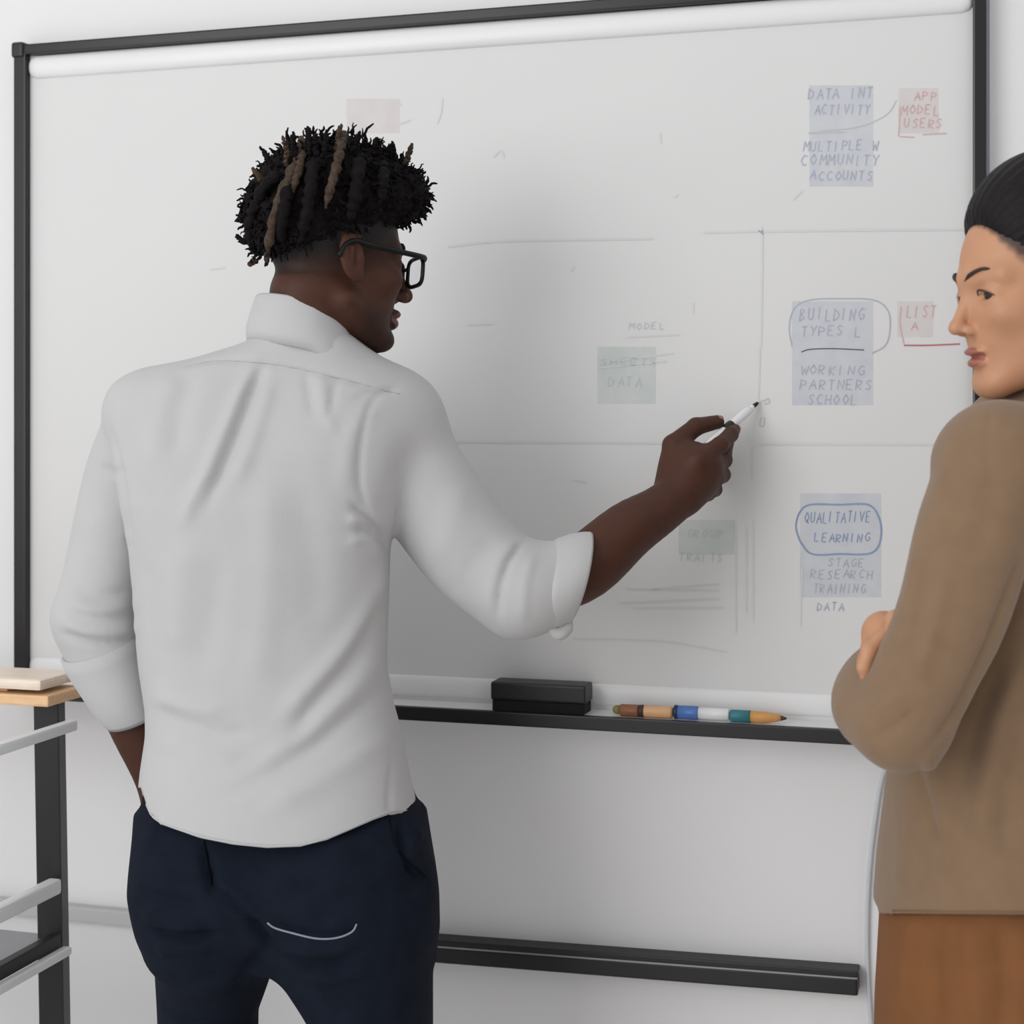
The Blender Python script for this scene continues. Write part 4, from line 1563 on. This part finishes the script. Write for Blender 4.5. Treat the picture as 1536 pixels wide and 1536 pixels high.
def blazer_field(p):
    d = loft(p, WT, 2.2)
    d = smin(d, ell(p, M(1504, 692, 1.685), (.068, .055, .050)), .05)
    d = smin(d, chain(p, WR, WR_R, .02), .015)
    a = smin(chain(p, WL, WL_R, .02), chain(p, WF, WF_R, .015), .012)
    top = np.clip((p[2] - M(0, 800, 1.65)[2]) / .08, 0, 1)
    return smin(d, a, .006 + .03 * top)


V, Q = nets(blazer_field, (.33, 1.52, .90), (.74, 2.06, 1.52), .0050)
V = relax(V, Q, 2)
nn = normals(V, Q)
V = V + nn * (wave(V, 20, 31) * .0025)[:, None]
V = fold(V, nn, [
    ([(1374, 1142), (1386, 1190), (1398, 1230), (1404, 1268)], 6, -.005), ([(1390, 1130), (1410, 1190), (1420, 1250)], 12, .005),
    ([(1535, 985), (1500, 1080), (1480, 1180), (1470, 1270)], 20, .007), ([(1500, 1000), (1460, 1100), (1440, 1200)], 16, -.005),
    ([(1536, 1080), (1515, 1180), (1505, 1290)], 16, -.005), ([(1352, 1170), (1350, 1250), (1346, 1350)], 12, .004),
    ([(1536, 815), (1506, 900), (1470, 990), (1430, 1070), (1386, 1130)], 5, -.006),
    ([(1372, 800), (1362, 870), (1352, 930)], 9, .004), ([(1392, 830), (1380, 900), (1366, 980)], 8, -.004), ([(1420, 850), (1400, 940), (1372, 1020)], 14, .004),
    ([(1300, 1080), (1325, 1060), (1360, 1040)], 8, .004), ([(1310, 1110), (1340, 1090), (1380, 1060)], 7, -.004), ([(1290, 1050), (1320, 1030), (1350, 1000)], 7, -.003),
    ([(1440, 640), (1410, 720), (1400, 800)], 20, .003), ([(1500, 690), (1480, 760), (1470, 840)], 22, -.003), ([(1490, 606), (1480, 660), (1486, 720)], 4, -.002)])
V = relax(V, Q, 1, .35)


def w_hem(X):
    P = to_px(X)
    return (1370 + (P[:, 0] - 1340) * .01 - P[:, 1]) * .00073


V, Q = trim(V, Q, w_hem)


def w_neck(X):
    c = M(1560, 590, 1.80)
    r = np.sqrt(((X[:, 0] - c[0]) / .060) ** 2 + ((X[:, 1] - c[1]) / .058) ** 2)
    return np.where(X[:, 2] > c[2] - .03, (r - 1) * .055, 1.0)


V, Q = trim(V, Q, w_neck)
Vs, Qs = shell(V, Q, .003)
blazer = add_quads('jacket', Vs, Qs, 'blazer_tan', wom)
tag(blazer, 'tan jacket with long sleeves and a plain hem')
BV, BNn = V, normals(V, Q)
seam('hem_edge', [(1340, 1366), (1400, 1367), (1480, 1368), (1560, 1369)], .0012, 'blazer_seam', blazer, BV, BNn, .0003)
cl = []
for zo, rx in ((-.022, .066), (-.008, .0665), (.012, .0625), (.024, .0600), (.026, .0585), (.024, .0570), (-.015, .0575)):
    lp = []
    for a in np.linspace(0, 2 * math.pi, 48, endpoint=False):
        c_ = M(1560, 592, 1.80)
        x, y = math.cos(a) * rx, math.sin(a) * rx * .97
        lp.append(c_ + np.array([x, y, zo + .20 * x]))
    cl.append(np.array(lp))
loops_band('collar', cl, 'blazer_tan', blazer)

# skirt
WS = [row(1300, 1352, 1650, 1.80, .15, 1.78), row(1368, 1337, 1665, 1.80, .168, 1.78), row(1536, 1329, 1685, 1.80, .185, 1.78), row(1700, 1326, 1690, 1.80, .185, 1.78),
      row(1900, 1340, 1680, 1.80, .175, 1.78), row(2050, 1350, 1672, 1.80, .17, 1.78)]
V, Q = nets(lambda p: loft(p, WS, 2.2), (.38, 1.58, .38), (.74, 2.02, .99), .0062)
V = relax(V, Q, 2)
nn = normals(V, Q)
V = fold(V, nn, [([(1362, 1375), (1352, 1450), (1345, 1540)], 12, .006), ([(1400, 1372), (1398, 1460), (1402, 1550)], 16, -.006), ([(1450, 1375), (1462, 1470), (1466, 1550)], 18, .006),
                 ([(1500, 1375), (1506, 1480), (1502, 1560)], 14, -.005)])
V, Q = trim(V, Q, lambda X: X[:, 2] - .40)
V, Q = trim(V, Q, lambda X: .975 - X[:, 2])
Vs, Qs = shell(V, Q, .002)
tag(add_quads('skirt', Vs, Qs, 'skirt_ochre', wom), 'ochre brown skirt')

# head
HW = Head(M(1556, 438, 1.75), math.radians(180 + 9), math.radians(6), math.radians(0), .94)
wn_t, wn_b = HW.w((-.034, 0, -.06)), M(1562, 640, 1.80)


def wom_head(p):
    d = head_field(HW.loc(p), True)
    d = smin(d, cone(p, wn_t, wn_b, .046, .046), .016)
    return smax(d, -(p[2] - M(0, 630, 1.8)[2]), .004)


c = HW.o
hV, hQ = nets(wom_head, (c[0] - .15, c[1] - .14, M(0, 636, 1.8)[2]), (c[0] + .15, c[1] + .16, c[2] + .13), .0021)
hV = relax(hV, hQ, 1, .3)


def wom_hand(p):
    d = smin(chain(p, [M(1352, 1010, 1.83), M(1338, 972, 1.745), M(1326, 952, 1.70)], [.026, .024, .018]), ell(p, M(1326, 952, 1.70), (.022, .024, .024)), .015)
    for i in range(4):
        z = 1.705 - i * .017
        d = smin(d, chain(p, [M(1328 - i, 950 + i * 2, z), M(1304, 968 + i * 3, z - .010), M(1296, 992 + i * 3, z - .014), M(1300, 1012 + i * 3, z - .012)], [.0085, .0082, .0072, .0062], .003), .004)
    return smin(d, chain(p, [M(1330, 940, 1.69), M(1344, 932, 1.66), M(1352, 940, 1.64)], [.010, .0095, .008]), .006)


gV, gQ = nets(wom_hand, (.32, 1.58, 1.15), (.50, 1.88, 1.30), .0026)


def wom_under(p):
    d = smin(smax(smax(blazer_field(p) + .016, .98 - p[2], .01), p[2] - 1.46, .01), loft(p, WS, 2.2) + .024, .01)
    for yy in (1.72, 1.88):
        d = smin(d, chain(p, [(.575, yy, .60), (.57, yy, .42), (.585, yy, .25), (.58, yy, .07)], [.07, .052, .046, .032]), .02)
    return d


uV, uQ = nets(wom_under, (.33, 1.54, .02), (.74, 2.06, 1.50), .011)
bV, bQ = cat_quads([(hV, hQ), (gV, gQ), (uV, uQ)])
L = HW.locv(bV)
hl_z = np.interp(L[:, 0], [-.1, 0, .032, .06, .079, .1], [-.07, -.03, .020, .060, .108, .2])
fade = np.clip((L[:, 2] - hl_z + .010 + wave(L, 300, 9) * .004) / .014, 0, 1) * .9
fade *= ~((np.abs(L[:, 1]) > .070) & (L[:, 2] < .04))
fade[np.linalg.norm(L, axis=1) > .17] = 0
ctr = L[bQ].mean(1)
lip = (((ctr[:, 0] - .087) / .016) ** 2 + (ctr[:, 1] / .021) ** 2 + ((ctr[:, 2] + .0675) / .0118) ** 2 < 1).astype(int)
add_quads('body', bV, bQ, None, wom, mats=['skin_tan', 'lip_rose'], mat_idx=lip, attr={'fade': fade})
for s in (-1, 1):
    eye(HW, s, wom, (1, .18, -.30), .74)
    brow(HW, s, wom, 'brow_hair', .0025)
    if s < 0:
        continue
    # upper lashes
    lp = smooth_path([(.0830, .0205 * s, .002), (.0872, .029 * s, .0068), (.0862, .038 * s, .0066), (.0775, .0490 * s, -.0005)], 12)
    v, f = tube_geo(lp, np.interp(np.linspace(0, 1, 12), [0, .5, 1], [.0007, .0014, .0008]), 6)
    add('eyelashes', HW.w(v), f, 'brow_hair', wom)


def wom_hair(p):
    l = HW.loc(p)
    d = ell(l, (-.036, 0, .072), (.112, .090, .096))
    d = smin(d, ell(l, (-.125, 0, .075), (.055, .055, .055)), .015)
    hz = np.interp(l[0], [-.1, 0, .032, .06, .079, .1], [-.07, -.03, .020, .060, .108, .2])
    d = smax(d, (hz - l[2]) * .6, .012)
    # strands combed back
    ang = np.arctan2(l[2] - .03, np.abs(l[1]) + 1e-4)
    return (d + np.sin(ang * 46 + l[0] * 30) * .0011) * HW.s


V, Q = nets(wom_hair, (c[0] - .14, c[1] - .13, c[2] - .09), (c[0] + .20, c[1] + .14, c[2] + .18), .0032)
tag(add_quads('hair', V, Q, 'hair_sleek', wom), 'black hair combed back')
for yy in (1.72, 1.88):
    def pump(p, yy=yy):
        q = (p[0] - .58, p[1] - yy, p[2])
        d = smin(ell(q, (-.09, 0, .028), (.095, .038, .034)), ell(q, (.0, 0, .05), (.05, .034, .05)), .025)
        return smax(d, -(p[2] - .001), .004)
    V, Q = nets(pump, (.36, yy - .07, -.01), (.66, yy + .07, .12), .006)
    add_quads('shoe', V, Q, 'shoe_leather', wom)
